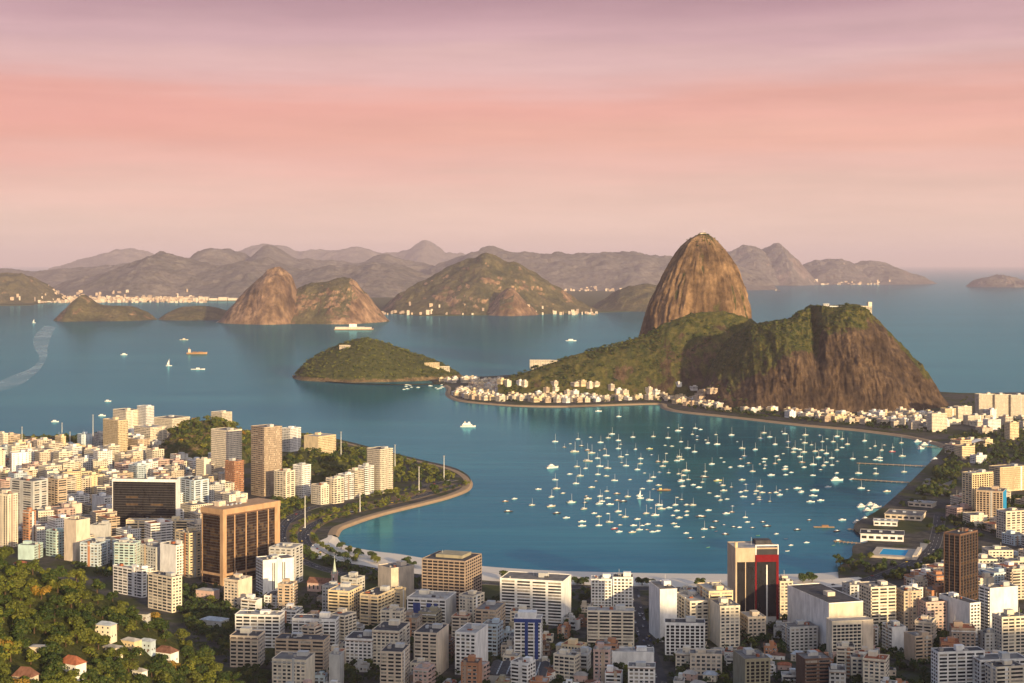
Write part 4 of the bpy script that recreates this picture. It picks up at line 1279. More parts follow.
# --- near shaded streets
for a in [
    (256, 263, 294, 561, 599, 62, 'white', 'c', 'n', 'white blank tower', 'white tower with tall blank panels below the bronze tower'), (269, 292, 303, 549, 586, 16, 'grey', 'W', 'W', None, None),
    (224, 238, 252, 581, 609, 28, 'beige', 'w', 'n', None, None), (241, 256, 262, 601, 614, 24, 'white', 'B', 'n', None, None), (264, 288, 296, 597, 609, 10, 'white', 'w', 'n', None, None),
    (235, 280, 283, 616, 648, 6, 'white', 'c', 'w', 'white gridded slab', None), (230, 258, 265, 637, 668, 8, 'beige', 'b', 'w', None, None), (292, 336, 339, 620, 650, 6, 'white', 'c', 'w', None, None),
    (275, 324, 330, 641, 678, 8, 'tan', 'B', 'w', 'tan balconied slab', None), (272, 306, 315, 661, 693, 10, 'cream', 'w', 'n', None, None), (329, 340, 344, 656, 687, 10, 'grey', 'n', 'n', None, None),
    (328, 349, 362, 592, 628, 18, 'gold', 'B', 'w', 'beige terraced pair', None), (360, 378, 396, 596, 630, 22, 'gold', 'B', 'b', None, None),
    (378, 391, 414, 569, 604, 52, 'sand', 'n', 'n', 'blank cream tower', 'narrow tower with one ochre side and one blank cream side'),
    (372, 399, 410, 632, 668, 12, 'cream', 'w', 'w', None, None), (380, 402, 410, 653, 695, 10, 'beige', 'b', 'w', None, None), (414, 437, 450, 634, 678, 14, 'beige', 'b', 'n', 'beige blank sided tower', None),
    (455, 476, 490, 634, 676, 16, 'white', 'w', 'n', 'cream square tower', None), (461, 478, 482, 664, 700, 10, 'rust', 'w', 'n', None, None), (475, 496, 506, 611, 643, 14, 'tan', 'b', 'w', None, None),
    (500, 563, 572, 582, 626, 15, 'white', 'c', 'n', 'wide white slab', 'wide white slab full of windows facing away from the beach'),
    (591, 612, 614, 580, 611, 4, 'white', 'W', 'w', None, None), (613, 633, 635, 578, 611, 4, 'white', 'w', 'w', 'white street pair', None), (587, 634, 636.5, 612, 650, 5, 'cream', 'B', 'w', 'cream balconied slab', 'wide cream slab with stacked balconies beside the straight street'),
    (612, 654, 657, 653, 668, 4, 'white', 'n', 'n', None, None),
    (649, 660, 677, 590, 642, 80, 'white', 'n', 'n', 'white blank end tower', 'white tower with a blank end wall beside the straight street'), (665, 705, 708, 624, 656, 5, 'white', 'v', 'w', 'white ribbed block', 'low white block with upright ribs'),
    (676, 690, 709, 602, 640, 78, 'cream', 'w', 'w', None, None), (697, 709, 733, 592, 640, 80, 'gold', 'w', 'b', None, None), (710, 720, 740, 607, 648, 80, 'cream', 'n', 'w', None, None),
    (778, 780, 793, 582, 618, 84, 'beige', 'w', 'w', None, None), (859, 871, 896, 588, 629, 76, 'cream', 'w', 'B', 'cream balcony tower', None), (896, 904, 921, 592, 629, 76, 'tan', 'w', 'w', None, None),
    (916, 926, 947, 603, 632, 76, 'pink', 'w', 'w', None, None), (939, 970, 980.5, 604, 638, 68, 'white', 'n', 'w', 'white wedge slab', 'long white slab with a blank flank below the dark brown tower'),
    (979, 990, 1018, 589, 634, 70, 'white', 'b', 'n', None, None), (992, 1002, 1027, 618, 660, 76, 'cream', 'w', 'c', None, None), (888, 892, 906, 628, 652, 78, 'white', 'b', 'n', None, None),
    (904, 915, 932, 637, 663, 72, 'tan', 'n', 'B', None, None), (931, 938, 985, 653, 694, 82, 'white', 'w', 'c', 'white corner slab', None), (975, 980, 1028, 661, 697, 82, 'white', 'w', 'c', None, None),
    (796, 805, 831, 660, 694, 80, 'brown', 'n', 'B', 'brown balconied block', 'brown walled block fronted with cream balconies'), (733, 745, 770, 660, 694, 80, 'olive', 'n', 'v', 'olive block', 'olive walled block with a pale centre'),
    (785, 790, 818, 628, 652, 78, 'grey', 'w', 'w', None, None), (978, 985, 1003, 634, 658, 78, 'grey', 'w', 'w', None, None), (740, 748, 766, 618, 640, 80, 'sand', 'w', 'w', None, None),
    (985, 996, 1024, 668, 705, 78, 'cream', 'w', 'B', None, None), (1006, 1012, 1030, 570, 600, 72, 'beige', 'b', 'B', None, None), (842, 850, 866, 586, 604, 76, 'grey', 'w', 'w', None, None),
    (962, 972, 993, 474, 514, 60, 'gold', 'w', 'v', 'sunlit hospital block', 'sunlit gold block with pale upright bays across the avenue'), (989, 1000, 1028, 468, 492, 64, 'gold', 'B', 'v', None, None),
    (976, 1003, 1012, 492, 522, 24, 'tan', 'v', 'n', None, 'brown ribbed block with one bright cobalt end'), (976, 979, 994, 394.5, 418, 78, 'cream', 'w', 'v', 'three pale towers', None), (992, 995, 1009, 395, 418, 78, 'cream', 'w', 'v', None, None), (1008, 1011, 1026, 395.5, 418, 78, 'cream', 'w', 'v', None, None),
    (984, 988, 1001, 420, 430, 74, 'white', 'w', 'w', None, None), (1006, 1010, 1019, 423, 440, 74, 'gold', 'w', 'w', None, None), (927, 932, 947, 414, 432, 74, 'cream', 'w', 'w', None, None), (954, 958, 972, 407, 421, 74, 'cream', 'w', 'w', None, None), (941, 945, 956, 409, 422, 74, 'gold', 'w', 'w', None, None),
    (965, 968, 984, 416, 425, 74, 'sand', 'w', 'w', None, None), (1003, 1006, 1026, 512, 540, 70, 'sand', 'w', 'w', None, None),
    (345, 372, 380, 640, 668, 10, 'white', 'w', 'w', None, None), (690, 722, 726, 655, 676, 6, 'sand', 'w', 'w', None, None), (628, 655, 660, 668, 696, 6, 'white', 'w', 'n', None, None),
]:
    x0, xc, x1, yt, yb, th, c, fs, rs, mk, lab = a
    o_, w, d, h = B(x0, xc, x1, yt, yb, th, c, fs, rs, 'apartment_building', label=lab, mark=mk, dl=(20 if th > 60 and xc - x0 < 6 else None), dr=(18 if th < 30 and x1 - xc < 4 else None))
    if mk == 'white blank tower':
        for k in (.30, .36, .62, .68):
            part(o_, 'window', w / 2, w / 2 + .12, -d / 2 + d * k, -d / 2 + d * k + 1.0, 3, h - 3, M_GLASS)
        part(o_, 'stair_core', w / 2, w / 2 + 1.6, -d * .06, d * .04, 0, h + 2.5, wall('white'))
    if lab and 'cobalt end' in lab:
        part(o_, 'blue_end', w / 2, w / 2 + .4, -d / 2, d / 2, 0, h, wall('cobalt'))

# --- the streets between: smaller blocks fill the blocks of the city
def inside(px, py, poly_):
    r_ = False
    j = len(poly_) - 1
    for i in range(len(poly_)):
        (xi, yi), (xj, yj) = poly_[i], poly_[j]
        if (yi > py) != (yj > py) and px < (xj - xi) * (py - yi) / (yj - yi) + xi:
            r_ = not r_
        j = i
    return r_


UA = [np.zeros((0, 3))]


def free(X, Y, r, k=.72):
    if len(UA[0]) != len(USED):
        UA[0] = np.array(USED)
    A_ = UA[0]
    return bool(((X - A_[:, 0]) ** 2 + (Y - A_[:, 1]) ** 2 > (k * (r + A_[:, 2])) ** 2).all())


ROADP = np.concatenate([np.array([xy(p[0], p[1], LZ) for p in smoothline(l, 6)]) for l in (AV1, AV2, STREET)])


def off_road(X, Y, r):
    return ((ROADP[:, 0] - X) ** 2 + (ROADP[:, 1] - Y) ** 2).min() > r * r


def fill(polyp, n, sizes, hs, yaw, cols, what, spacing, seed, detail=False, tries=6000, zf=None, clutter=1, pats='wwWbBc'):
    rr = random.Random(seed)
    xs_, ys_ = [p[0] for p in polyp], [p[1] for p in polyp]
    wpts = [xy(*p) for p in polyp]
    bx, by = [p[0] for p in wpts], [p[1] for p in wpts]
    made = 0
    for _ in range(tries):
        if made >= n:
            break
        X, Y = rr.uniform(min(bx), max(bx)), rr.uniform(min(by), max(by))
        px, py = pix(X, Y, 0)
        if not inside(px, py, polyp):
            continue
        z = zf(X, Y) if zf else LZ
        if (z > LZ + .5 and not zf) or z > (38 if what == 'villa' else 60):
            continue
        if zf is None and zland(X, Y) > LZ + 1:
            continue
        if what == 'villa':
            q_ = pix(X, Y, z + 4)
            if hit(q_[0], q_[1], zf or zland, 3500.0, 5200.0, 8.0)[1] < Y - 40:
                continue
        w, d = rr.uniform(*sizes), rr.uniform(*sizes)
        rad = .5 * math.hypot(w, d)
        if not free(X, Y, rad, spacing) or not off_road(X, Y, rad * .8 + 9):
            continue
        h = rr.triangular(hs[0], hs[1], hs[0] + .35 * (hs[1] - hs[0]))
        th = yaw + rr.uniform(-5, 5) + (0 if rr.random() < .8 else 15)
        c = rr.choice(cols)
        fs, rs = rr.choice(pats), rr.choice(pats + 'n')
        root = empty(what, (X, Y, z), -R(th))
        if detail:
            body(root, w, d, h, [wall(c), wall(c), facade(c, PATS[fs]), facade(c, PATS[rs])])
            nf = dress_face(root, (-w / 2, -d / 2), (1, 0), w, h, fs, c, .4, None, 40, made)
            dress_face(root, (w / 2, -d / 2), (0, 1), d, h, rs, c, .4, None, 30, made)
        else:
            body(root, w, d, h, [facade(c, PATS[fs]), facade(c, PATS[rs]), facade(c, PATS[fs]), facade(c, PATS[rs])])
        extras(root, w, d, h, c, rr, detail, detail)
        rf = put('roof', cached('roof_%d_%d_%s%d' % (int(w), int(d), c, made % 4), lambda: roof_mesh(w, d, rr.choice([M_ROOF, M_ROOFL, M_ROOF, M_TILE] if what != 'villa' else [M_TILE, M_ROOF, M_TILEB, M_ROOFL]), wall(c))), root, (0, 0, h))
        roof_clutter(rf, w, d, 0, c, rr, clutter)
        USED.append((X, Y, rad))
        px, py = pix(X, Y, z + h / 2)
        ct, g_ = {'apartment_building': ('apartment building', 'apartment buildings of the bay city'), 'low_block': ('low building', 'low blocks of the bay city'), 'tower_block': ('tower block', 'tower blocks of the lit city'), 'villa': ('villa', 'villas under the rocky hill')}[what]
        fn = 'block' if h < 26 else 'tower' if h > 1.7 * w else 'slab'
        st = {'w': 'with punched windows', 'W': 'with small windows', 'c': 'with wide windows', 'b': 'with balconies', 'B': 'with long balconies'}[fs]
        REG.append((root, f'{c} {fn} {st}' if what != 'villa' else f'{c} villa', ct, g_, px, py, 'village' if what == 'villa' else 'city'))
        made += 1
    return made


WARM = ['cream', 'cream', 'cream', 'white', 'white', 'white', 'sand', 'gold', 'beige', 'tan', 'grey', 'pink', 'blue']
DULL = WARM + ['taupe', 'grey', 'grey', 'rust', 'beige', 'olive', 'brown']
n1 = fill([(-15, 452), (60, 455), (150, 447), (200, 452), (230, 480), (240, 520), (205, 560), (150, 578), (100, 566), (40, 552), (-20, 540)], 200, (17, 29), (14, 46), 50, WARM, 'tower_block', .66, 3)
n2 = fill([(-15, 449), (100, 450), (160, 444), (210, 462), (240, 500), (215, 560), (150, 580), (60, 556), (-20, 545)], 140, (11, 19), (6, 16), 50, WARM + ['rust'], 'low_block', .62, 4)
n3 = fill([(262, 600), (330, 600), (400, 612), (520, 630), (640, 640), (760, 640), (900, 645), (1020, 650), (1020, 705), (268, 705)], 44, (12, 21), (9, 32), 12, DULL, 'apartment_building', .74, 5, detail=True, clutter=2)
n4 = fill([(290, 600), (400, 600), (520, 612), (640, 600), (760, 600), (900, 610), (1030, 615), (1030, 712), (275, 712), (275, 640)], 112, (8, 15), (4, 11), 10, DULL, 'low_block', .70, 6, detail=True, clutter=2)
n5 = fill([(935, 420), (1030, 420), (1030, 470), (1000, 470), (952, 462), (950, 440)], 14, (16, 30), (8, 24), 66, ['cream', 'white', 'gold', 'sand'], 'apartment_building', .9, 8)
n6 = fill([(985, 530), (1035, 530), (1040, 600), (980, 600)], 12, (18, 30), (8, 22), 70, WARM, 'low_block', .9, 9, detail=True)

n7 = fill([(900, 586), (940, 577), (985, 562), (985, 604), (960, 606), (900, 604)], 14, (14, 24), (7, 18), 66, DULL, 'low_block', .85, 13, detail=True)
n8 = fill([(950, 500), (1030, 505), (1030, 535), (1000, 545), (955, 520)], 10, (16, 28), (8, 20), 66, DULL, 'apartment_building', .9, 14)
# --- villas on the shelf below the hills
VW = ['cream', 'cream', 'sand', 'gold', 'beige', 'white', 'tan']
zv = lambda X, Y: max(LZ, float(R_SADDLE.z(X, Y)) - 1.0, float(R_URCA.z(X, Y)) - 1.0)
v1 = fill([(453, 397), (470, 384), (500, 381), (560, 386), (610, 388), (660, 390), (704, 393), (712, 404), (690, 409), (664, 401.5), (640, 401.3), (600, 402.8), (560, 404), (520, 403.4), (490, 401.8), (465, 399.6)], 205, (11, 20), (6, 14), 55, VW, 'villa', .52, 10, zf=zv, pats='wWc')
v2 = fill([(690, 409), (700, 403), (760, 412), (820, 415), (880, 416), (930, 414), (950, 416), (946, 434), (905, 431), (850, 425), (800, 420.5), (760, 416), (720, 412)], 85, (13, 24), (6, 16), 60, VW, 'villa', .70, 11, zf=zv, pats='wWc')
v3 = fill([(440, 383), (462, 385), (480, 381), (470, 379), (440, 379.5)], 14, (11, 20), (6, 12), 55, VW, 'villa', .6, 15, pats='wWc')
print('fill', n1, n2, n3, n4, n5, n6, v1, v2)

# ------------------------------------------------------------------ trees
def leaf_cloud(n, R0, Hc, leaf, seed, lobes=8):
    """leaf quads spread through a few uneven lobes -> (4n,3) vertices"""
    r = np.random.default_rng(seed)
    cen, rad = [], []
    for k in range(lobes):
        a = r.uniform(0, 2 * np.pi)
        q_ = R0 * .62 * math.sqrt(r.uniform(0.02, 1))
        cen.append((q_ * math.cos(a), q_ * math.sin(a), Hc * r.uniform(.30, .78) * (1 - .35 * q_ / R0)))
        rad.append(R0 * r.uniform(.30, .52))
    cen, rad = np.array(cen), np.array(rad)
    i = r.integers(0, lobes, n)
    d = r.normal(size=(n, 3))
    d /= np.linalg.norm(d, axis=1)[:, None]
    d[:, 2] = np.where(d[:, 2] < -.3, -d[:, 2], d[:, 2])
    p = cen[i] + d * (rad[i] * r.uniform(.72, 1.08, n) ** .8)[:, None] * np.array([1, 1, .8])
    nn = d + r.normal(size=(n, 3)) * .55
    nn /= np.linalg.norm(nn, axis=1)[:, None]
    t1 = np.cross(nn, r.normal(size=(n, 3)))
    t1 /= np.linalg.norm(t1, axis=1)[:, None] + 1e-9
    t2 = np.cross(nn, t1)
    s = (leaf * r.uniform(.6, 1.3, n))[:, None]
    V = np.stack([p - t1 * s, p - t2 * s * .7, p + t1 * s, p + t2 * s * .7], 1)
    return V.reshape(-1, 3)


def quads_mesh(name, V, mats, midx=None):
    me = bpy.data.meshes.new(name)
    n = len(V) // 4
    me.vertices.add(len(V))
    me.vertices.foreach_set('co', np.ascontiguousarray(V, dtype=np.float32).reshape(-1))
    me.loops.add(len(V))
    me.loops.foreach_set('vertex_index', np.arange(len(V), dtype=np.int32))
    me.polygons.add(n)
    me.polygons.foreach_set('loop_start', np.arange(0, len(V), 4, dtype=np.int32))
    for m in mats:
        me.materials.append(m)
    if midx is not None:
        me.polygons.foreach_set('material_index', midx.astype(np.int32))
    me.update(calc_edges=True)
    return me


CROWN, TRUNK = {}, []
for k in range(5):
    base_v = leaf_cloud(950, 5.6, 10.5, .62, 40 + k, 9 + k % 3)
    for mi in range(4):
        r_ = np.random.default_rng(k * 5 + mi)
        mid = (r_.random(950) < .22).astype(int)
        CROWN[(k, mi)] = quads_mesh('crown', base_v, [M_LEAF[mi], M_LEAF[(mi + 1) % 3]], mid)
    b = MB()
    rr = random.Random(k)
    b.tube((0, 0, -1.5), (.2, .1, 4.2), .42, .30, 7)
    for j in range(4):
        a = j * 1.6 + rr.random()
        b.tube((.2, .1, 3.2 + .3 * j), (2.6 * math.cos(a), 2.6 * math.sin(a), 6.5 + rr.random()), .22, .08, 5)
    TRUNK.append(b.mesh('trunk', [M_BARK]))
TREES = []
NTREE = [0]


def tree(px, py, X, Y, Z, mi, sc, fam, sx=1.0):
    k = NTREE[0] % 5
    NTREE[0] += 1
    rt = empty('tree', (X, Y, Z - .3), (NTREE[0] * 2.399) % 6.28)
    rt.scale = (sc * sx, sc * sx, sc)
    put('trunk', TRUNK[k], rt)
    put('crown', CROWN[(k, mi)], rt)
    w = ['dark green', 'olive green', 'yellow green', 'amber'][mi]
    s_ = 'big ' if sc > 1.15 else 'small ' if sc < .85 else ''
    REG.append((rt, f'{s_}{w} tree', 'tree', 'trees of the hillside and streets', px, py, fam))


TB = []


def scatter_trees(polyp, n, dist, mats_, scs, fam, seed, zf=zland, tries=5000, sx=1.0, clear=None, yr=(.55,)):
    rr = random.Random(seed)
    xs_, ys_ = [p[0] for p in polyp], [p[1] for p in polyp]
    made = 0
    for _ in range(tries):
        if made >= n:
            break
        px, py = rr.uniform(min(xs_), max(xs_)), rr.uniform(min(ys_), max(ys_))
        if not inside(px, py, polyp):
            continue
        if any(((px - a) / dist) ** 2 + ((py - b) / (dist * yr[0])) ** 2 < 1 for a, b in TB):
            continue
        if clear and any(a0 - 1 < px < a1 + 1 and b0 - 1 < py < b1 + 4 for a0, a1, b0, b1 in clear):
            continue
        X, Y, Z = hit(px, py, zf)
        if not free(X, Y, 2.0, .9) or not off_road(X, Y, 12):
            continue
        TB.append((px, py))
        tree(px, py - 5, X, Y, Z, rr.choices(range(4), mats_)[0], rr.uniform(*scs), fam, sx)
        made += 1
    return made


# --- houses on the near spur
def gable_house(px0, px1, py, hpx, cw, rmat, th, label, zf, rise=.5, wins=3, name='house', dpx=None, cat='house', group='houses on the wooded spur'):
    X0, Y0, Z0 = hit((px0 + px1) / 2, py, zf)
    k_ = .84 if name == 'house' and group.endswith('spur') else 1.0
    hpx *= k_
    w = k_ * (px1 - px0) * Y0 / F / (abs(math.cos(R(th))) + .35 * abs(math.sin(R(th))))
    h = hpx * Y0 / F
    d = dpx or w * .62
    rt = empty(name, (X0, Y0 + d / 2, Z0 - .4), -R(th))
    wallh = h * (1 - rise * .55)
    body(rt, w, d, wallh, [wall(cw)] * 4)
    b = MB()
    o_ = .6
    rz_ = wallh + h * rise * .75
    a = [(-w / 2 - o_, -d / 2 - o_, wallh - .1), (w / 2 + o_, -d / 2 - o_, wallh - .1), (w / 2 + o_, d / 2 + o_, wallh - .1), (-w / 2 - o_, d / 2 + o_, wallh - .1)]
    hip = min(w * .3, d * .4)
    r0, r1 = (-w / 2 + hip, 0, rz_), (w / 2 - hip, 0, rz_)
    b.face([a[0], a[1], r1, r0]); b.face([a[2], a[3], r0, r1]); b.face([a[1], a[2], r1]); b.face([a[3], a[0], r0]); b.face([a[3], a[2], a[1], a[0]])
    put('roof', b.mesh('roof', [rmat]), rt)
    nf = max(1, int(wallh / 3))
    for f in range(nf):
        for k in range(wins):
            put('window', win_mesh('plain_g'), rt, (-w / 2 + (k + .5) * w / wins - .6, -d / 2, f * 3 + 1.0), 0, (1.3, 1, 1.4))
    for k in range(2):
        put('window', win_mesh('plain_g'), rt, (w / 2, -d / 2 + (k + .4) * d / 2, 1.2), R(90), (1.2, 1, 1.3))
    put('door', box_mesh('door', wall('brown')), rt, (w * .2, -d / 2 - .06, 0), 0, (1.1, .1, 2.2))
    tag(rt, label, cat, group)
    USED.append((X0, Y0 + d / 2, .6 * w))
    return rt, w, d, wallh


CLEAR = [(11, 27, 560, 567), (92, 116, 621, 642), (100, 158, 634, 658), (55, 86, 652, 676), (148, 180, 644, 666), (8, 40, 667, 690), (22, 52, 642, 658), (133, 152, 606, 622), (130, 150, 664, 683)]
sz = lambda X, Y: float(spur(X, Y))
gable_house(12, 27, 567, 6, 'cream', M_TILE, 10, 'cream house with an orange roof highest on the wooded spur', sz)
gable_house(93, 116, 641, 19, 'cream', M_METAL, 20, 'tall cream house with a pale roof halfway up the wooded spur', sz, .25)
gable_house(101, 122, 658, 13, 'cream', M_ROOFL, 30, 'low cream house at the lower end of the stepped row', sz, .25, 4)
gable_house(119, 141, 652, 15, 'gold', M_ROOFL, 30, 'golden house in the middle of the stepped row', sz, .25, 4)
gable_house(137, 155, 652, 15, 'blue', M_METAL, 20, 'blue walled house at the end of the stepped row', sz, .25)
gable_house(56, 85, 675, 20, 'white', M_TILE, 30, 'white house with a bright orange hipped roof', sz, .55, 4)
gable_house(151, 178, 664, 17, 'white', M_TILEB, 25, 'white house with a brown roof low on the spur', sz, .5)
gable_house(10, 37, 690, 22, 'beige', M_TILEB, 15, 'house with a dark brown roof cut by the picture bottom', sz, .6)
gable_house(27, 50, 655, 10, 'sand', M_ROOFL, 8, 'flat sandy house above the orange roofed one', sz, .15)
gable_house(134, 150, 621, 9, 'grey', M_ROOFD, 15, 'grey roofed house nearest the sunlit spur slab', sz, .3)
gable_house(131, 147, 682, 14, 'white', M_ROOFL, 28, 'small white house below the brown roofed white one', sz, .3)
gable_house(200, 226, 628, 9, 'grey', M_METAL, 24, 'long shed with a pale blue metal roof in the trees', zland, .35, 2, name='shed', cat='shed')
gable_house(196, 217, 602, 12, 'pink', M_ROOFL, 24, 'low pinkish annex at the foot of the bronze tower', zland, .12, 4, name='annex', cat='annex')
MARKS += [(19, 564, 'the highest orange roofed house', 'spur'), (104, 630, 'the tall cream house', 'spur'), (120, 650, 'the golden house', 'spur'), (70, 665, 'the white orange roofed house', 'spur'), (165, 656, 'the brown roofed white house', 'spur'),
          (24, 680, 'the dark brown roof', 'spur'), (142, 615, 'the grey roofed house', 'spur'), (213, 622, 'the pale metal shed', 'spur'), (38, 649, 'the flat sandy house', 'spur'), (206, 594, 'the low pinkish annex', 'spur'), (235, 650, 'the balconied beige block', 'spur')]

# tile roofed houses in the near streets
rr = random.Random(12)
for k in range(60):
    if k > 26:
        break
    for _ in range(60):
        px, py = rr.uniform(470, 880), rr.uniform(652, 690)
        X, Y = xy(px, py, LZ)
        if free(X, Y, 9, .78) and off_road(X, Y, 15):
            break
    else:
        continue
    c, rm, rn = rr.choice(['white', 'cream', 'sand', 'pink']), *rr.choice([(M_TILE, 'red tile'), (M_TILE, 'red tile'), (M_TILEB, 'brown tile'), (M_METAL, 'metal'), (M_ROOFL, 'pale')])
    rt, w, d, h = gable_house(px - 7, px + 7, py, rr.uniform(6, 11), c, rm, rr.uniform(0, 40), 'x', zland, .45, 2, group='small houses of the near streets')
    REG.append((rt, f'{c} house with {rn} roof', 'house', 'small houses of the near streets', px, py - 4, 'city'))

# --- big dark roofed hall at the bottom, with ribs of roof lights
X, Y = xy(519, 686, LZ)
rt = empty('market_hall', (X, Y + 26, LZ), -R(6))
body(rt, 50, 48, 8, [wall('grey')] * 4)
b = MB()
for k in range(6):
    x0 = -25 + k * 50 / 6
    b.face([(x0, -24.4, 8), (x0 + 8.3, -24.4, 8), (x0 + 4.2, -24.4, 9.6)]); b.face([(x0, -24.4, 8), (x0 + 4.2, -24.4, 9.6), (x0 + 4.2, 24.4, 9.6), (x0, 24.4, 8)])
    b.face([(x0 + 4.2, -24.4, 9.6), (x0 + 8.3, -24.4, 8), (x0 + 8.3, 24.4, 8), (x0 + 4.2, 24.4, 9.6)]); b.face([(x0 + 8.3, 24.4, 8), (x0, 24.4, 8), (x0 + 4.2, 24.4, 9.6)])
put('roof', b.mesh('roof', [M_ROOFD]), rt)
for k in range(5):
    for j in range(6):
        part(rt, 'roof_light', -25 + (k + 1) * 50 / 6 - .5, -25 + (k + 1) * 50 / 6 + .5, -21 + j * 7.4, -16.5 + j * 7.4, 8.1, 8.9, M_METAL)
tag(rt, 'broad hall with a ribbed black roof at the picture bottom', 'hall', None)
MARKS.append((519, 672, 'the black roofed hall', 'city'))

# --- church with a pointed spire
X, Y = xy(334.5, 592, LZ)
rt = empty('church', (X, Y, LZ), -R(20))
b = MB(); b.box(-2.6, 2.6, -2.6, 2.6, -1, 19); b.box(-3, 3, -3, 3, 19, 19.8)
for sx_, sy_ in ((-1, -1), (1, -1), (1, 1), (-1, 1)):
    b.prism(4, .5, .05, 19.8, 23, 2.4 * sx_, 2.4 * sy_)
put('tower', b.mesh('tower', [wall('pink')]), rt)
b = MB(); b.prism(8, 2.5, .08, 19.8, 37, cap=False); put('spire', b.mesh('spire', [plain('copper_green', (.42, .50, .42))]), rt)
b = MB(); b.box(-.1, .1, -.1, .1, 37, 39.5); b.box(-.7, .7, -.1, .1, 38.3, 38.6); put('cross', b.mesh('cross', [M_STEEL]), rt)
b = MB(); b.box(-30, -3, -6, 7, -1, 9.5); put('nave', b.mesh('nave', [wall('pink')]), rt)
b = MB()
b.face([(-30.6, -6.6, 9.4), (-2.7, -6.6, 9.4), (-2.7, .5, 14.5), (-30.6, .5, 14.5)]); b.face([(-2.7, 7.6, 9.4), (-30.6, 7.6, 9.4), (-30.6, .5, 14.5), (-2.7, .5, 14.5)])
b.face([(-30.6, 7.6, 9.4), (-30.6, -6.6, 9.4), (-30.6, .5, 14.5)]); b.face([(-2.7, -6.6, 9.4), (-2.7, 7.6, 9.4), (-2.7, .5, 14.5)])
put('roof', b.mesh('roof', [M_TILEB]), rt)
for k in range(5):
    put('window', win_mesh('plain_g'), rt, (-28 + k * 5, -6, 2.5), 0, (1.8, 1, 5))
put('window', win_mesh('plain_g'), rt, (-.9, -2.6, 12), 0, (1.8, 1, 4))
put('clock', cached('clock', lambda: (lambda b: (b.prism(14, 1.1, 1.1, 0, .15), b.mesh('clock', [M_WHITE]))[1])(MB())), rt, (0, -2.6, 17.4)).rotation_euler = (R(90), 0, 0)
tag(rt, 'pink church with a slender pale green spire', 'church', None)
MARKS.append((334, 578, 'the church spire', 'city'))
USED.append((X - 8, Y, 16))

# individual trees
sp_poly = [(-10, 553), (20, 562), (60, 576), (100, 590), (130, 605), (180, 632), (215, 655), (245, 683), (245, 700), (-10, 700)]
t1 = scatter_trees(sp_poly, 150, 12.5, (5.5, 4.5, 1.4, .3), (.8, 1.35), 'spur', 1, zf=sz, clear=CLEAR, sx=1.15)
near_spots = [([(185, 590), (228, 600), (232, 660), (200, 650), (180, 615)], 26), ([(255, 600), (330, 610), (330, 660), (345, 690), (300, 640)], 14), ([(328, 640), (375, 640), (372, 690), (335, 690)], 14),
              ([(430, 585), (510, 590), (500, 606), (430, 600)], 8), ([(570, 590), (592, 590), (590, 650), (540, 660), (520, 660)], 12), ([(634, 610), (652, 615), (668, 680), (640, 690)], 8),
              ([(832, 664), (885, 660), (900, 690), (830, 690)], 14), ([(925, 630), (960, 640), (965, 655), (928, 655)], 8), ([(455, 670), (500, 680), (495, 700), (440, 700)], 5), ([(690, 640), (760, 648), (780, 690), (690, 690)], 9),
              ([(900, 660), (935, 664), (930, 700), (890, 700)], 6)]
near_spots = [(p_, int(n_ * .62)) for p_, n_ in near_spots]
near_spots[0] = ([(182, 588), (232, 600), (262, 640), (272, 690), (248, 690), (215, 652), (180, 615)], 40)
t2 = sum(scatter_trees(p, n, 9.5, (7, 2, .4, 0), (.7, 1.1), 'city', 20 + i) for i, (p, n) in enumerate(near_spots))
beach_spots = [(350, 553), (341, 549), (358, 557), (372, 559), (377, 563), (407, 566), (412, 568), (345, 560), (505, 581), (577, 585), (584, 586), (642, 586), (651, 587), (803, 583), (812, 582), (700, 586), (900, 578), (432, 573)]
for i, (px, py) in enumerate(beach_spots):
    X, Y, Z = hit(px, py)
    tree(px, py - 6, X, Y, Z, 0 if i % 4 else 1, 1.0 + .1 * (i % 3), 'city', 1.25)
right_spots = [(p_, int(n_ * .6)) for p_, n_ in [([(880, 566), (925, 570), (930, 580), (870, 582)], 14), ([(936, 546), (944, 530), (944, 515), (936, 512)], 6), ([(836, 560), (872, 556), (872, 574), (838, 574)], 16), ([(926, 518), (1017, 525), (1020, 545), (930, 540)], 26), ([(898, 501), (930, 500), (930, 508), (900, 508)], 7), ([(930, 488), (953, 488), (955, 503), (930, 503)], 8)]]
t3 = sum(scatter_trees(p, n, 7.5, (7, 3, .5, 0), (.8, 1.15), 'city', 60 + i, sx=1.1) for i, (p, n) in enumerate(right_spots))
print('trees', t1, t2, t3, NTREE[0])


# --- woods too dense to count
def woods(name, spots, label, nq, leaf, rad, hc, mats_, seed):
    r = np.random.default_rng(seed)
    base = [leaf_cloud(nq, 1.0, 1.7, leaf / rad, 200 + seed * 7 + k, 5) for k in range(6)]
    Vs, M = [], []
    for (X, Y, Z) in spots:
        k = r.integers(0, 6)
        a = r.uniform(0, 6.28)
        s = rad * r.uniform(.65, 1.3)
        v = base[k]
        c, s_ = math.cos(a), math.sin(a)
        Vs.append(np.stack([X + (v[:, 0] * c - v[:, 1] * s_) * s, Y + (v[:, 0] * s_ + v[:, 1] * c) * s, Z - .8 + v[:, 2] * s * hc], 1))
        M.append(np.full(nq, r.choice(4, p=mats_)))
    o = put(name, quads_mesh(name, np.concatenate(Vs), M_LEAF, np.concatenate(M)))
    return tag(o, label, 'woods', None, 'stuff')


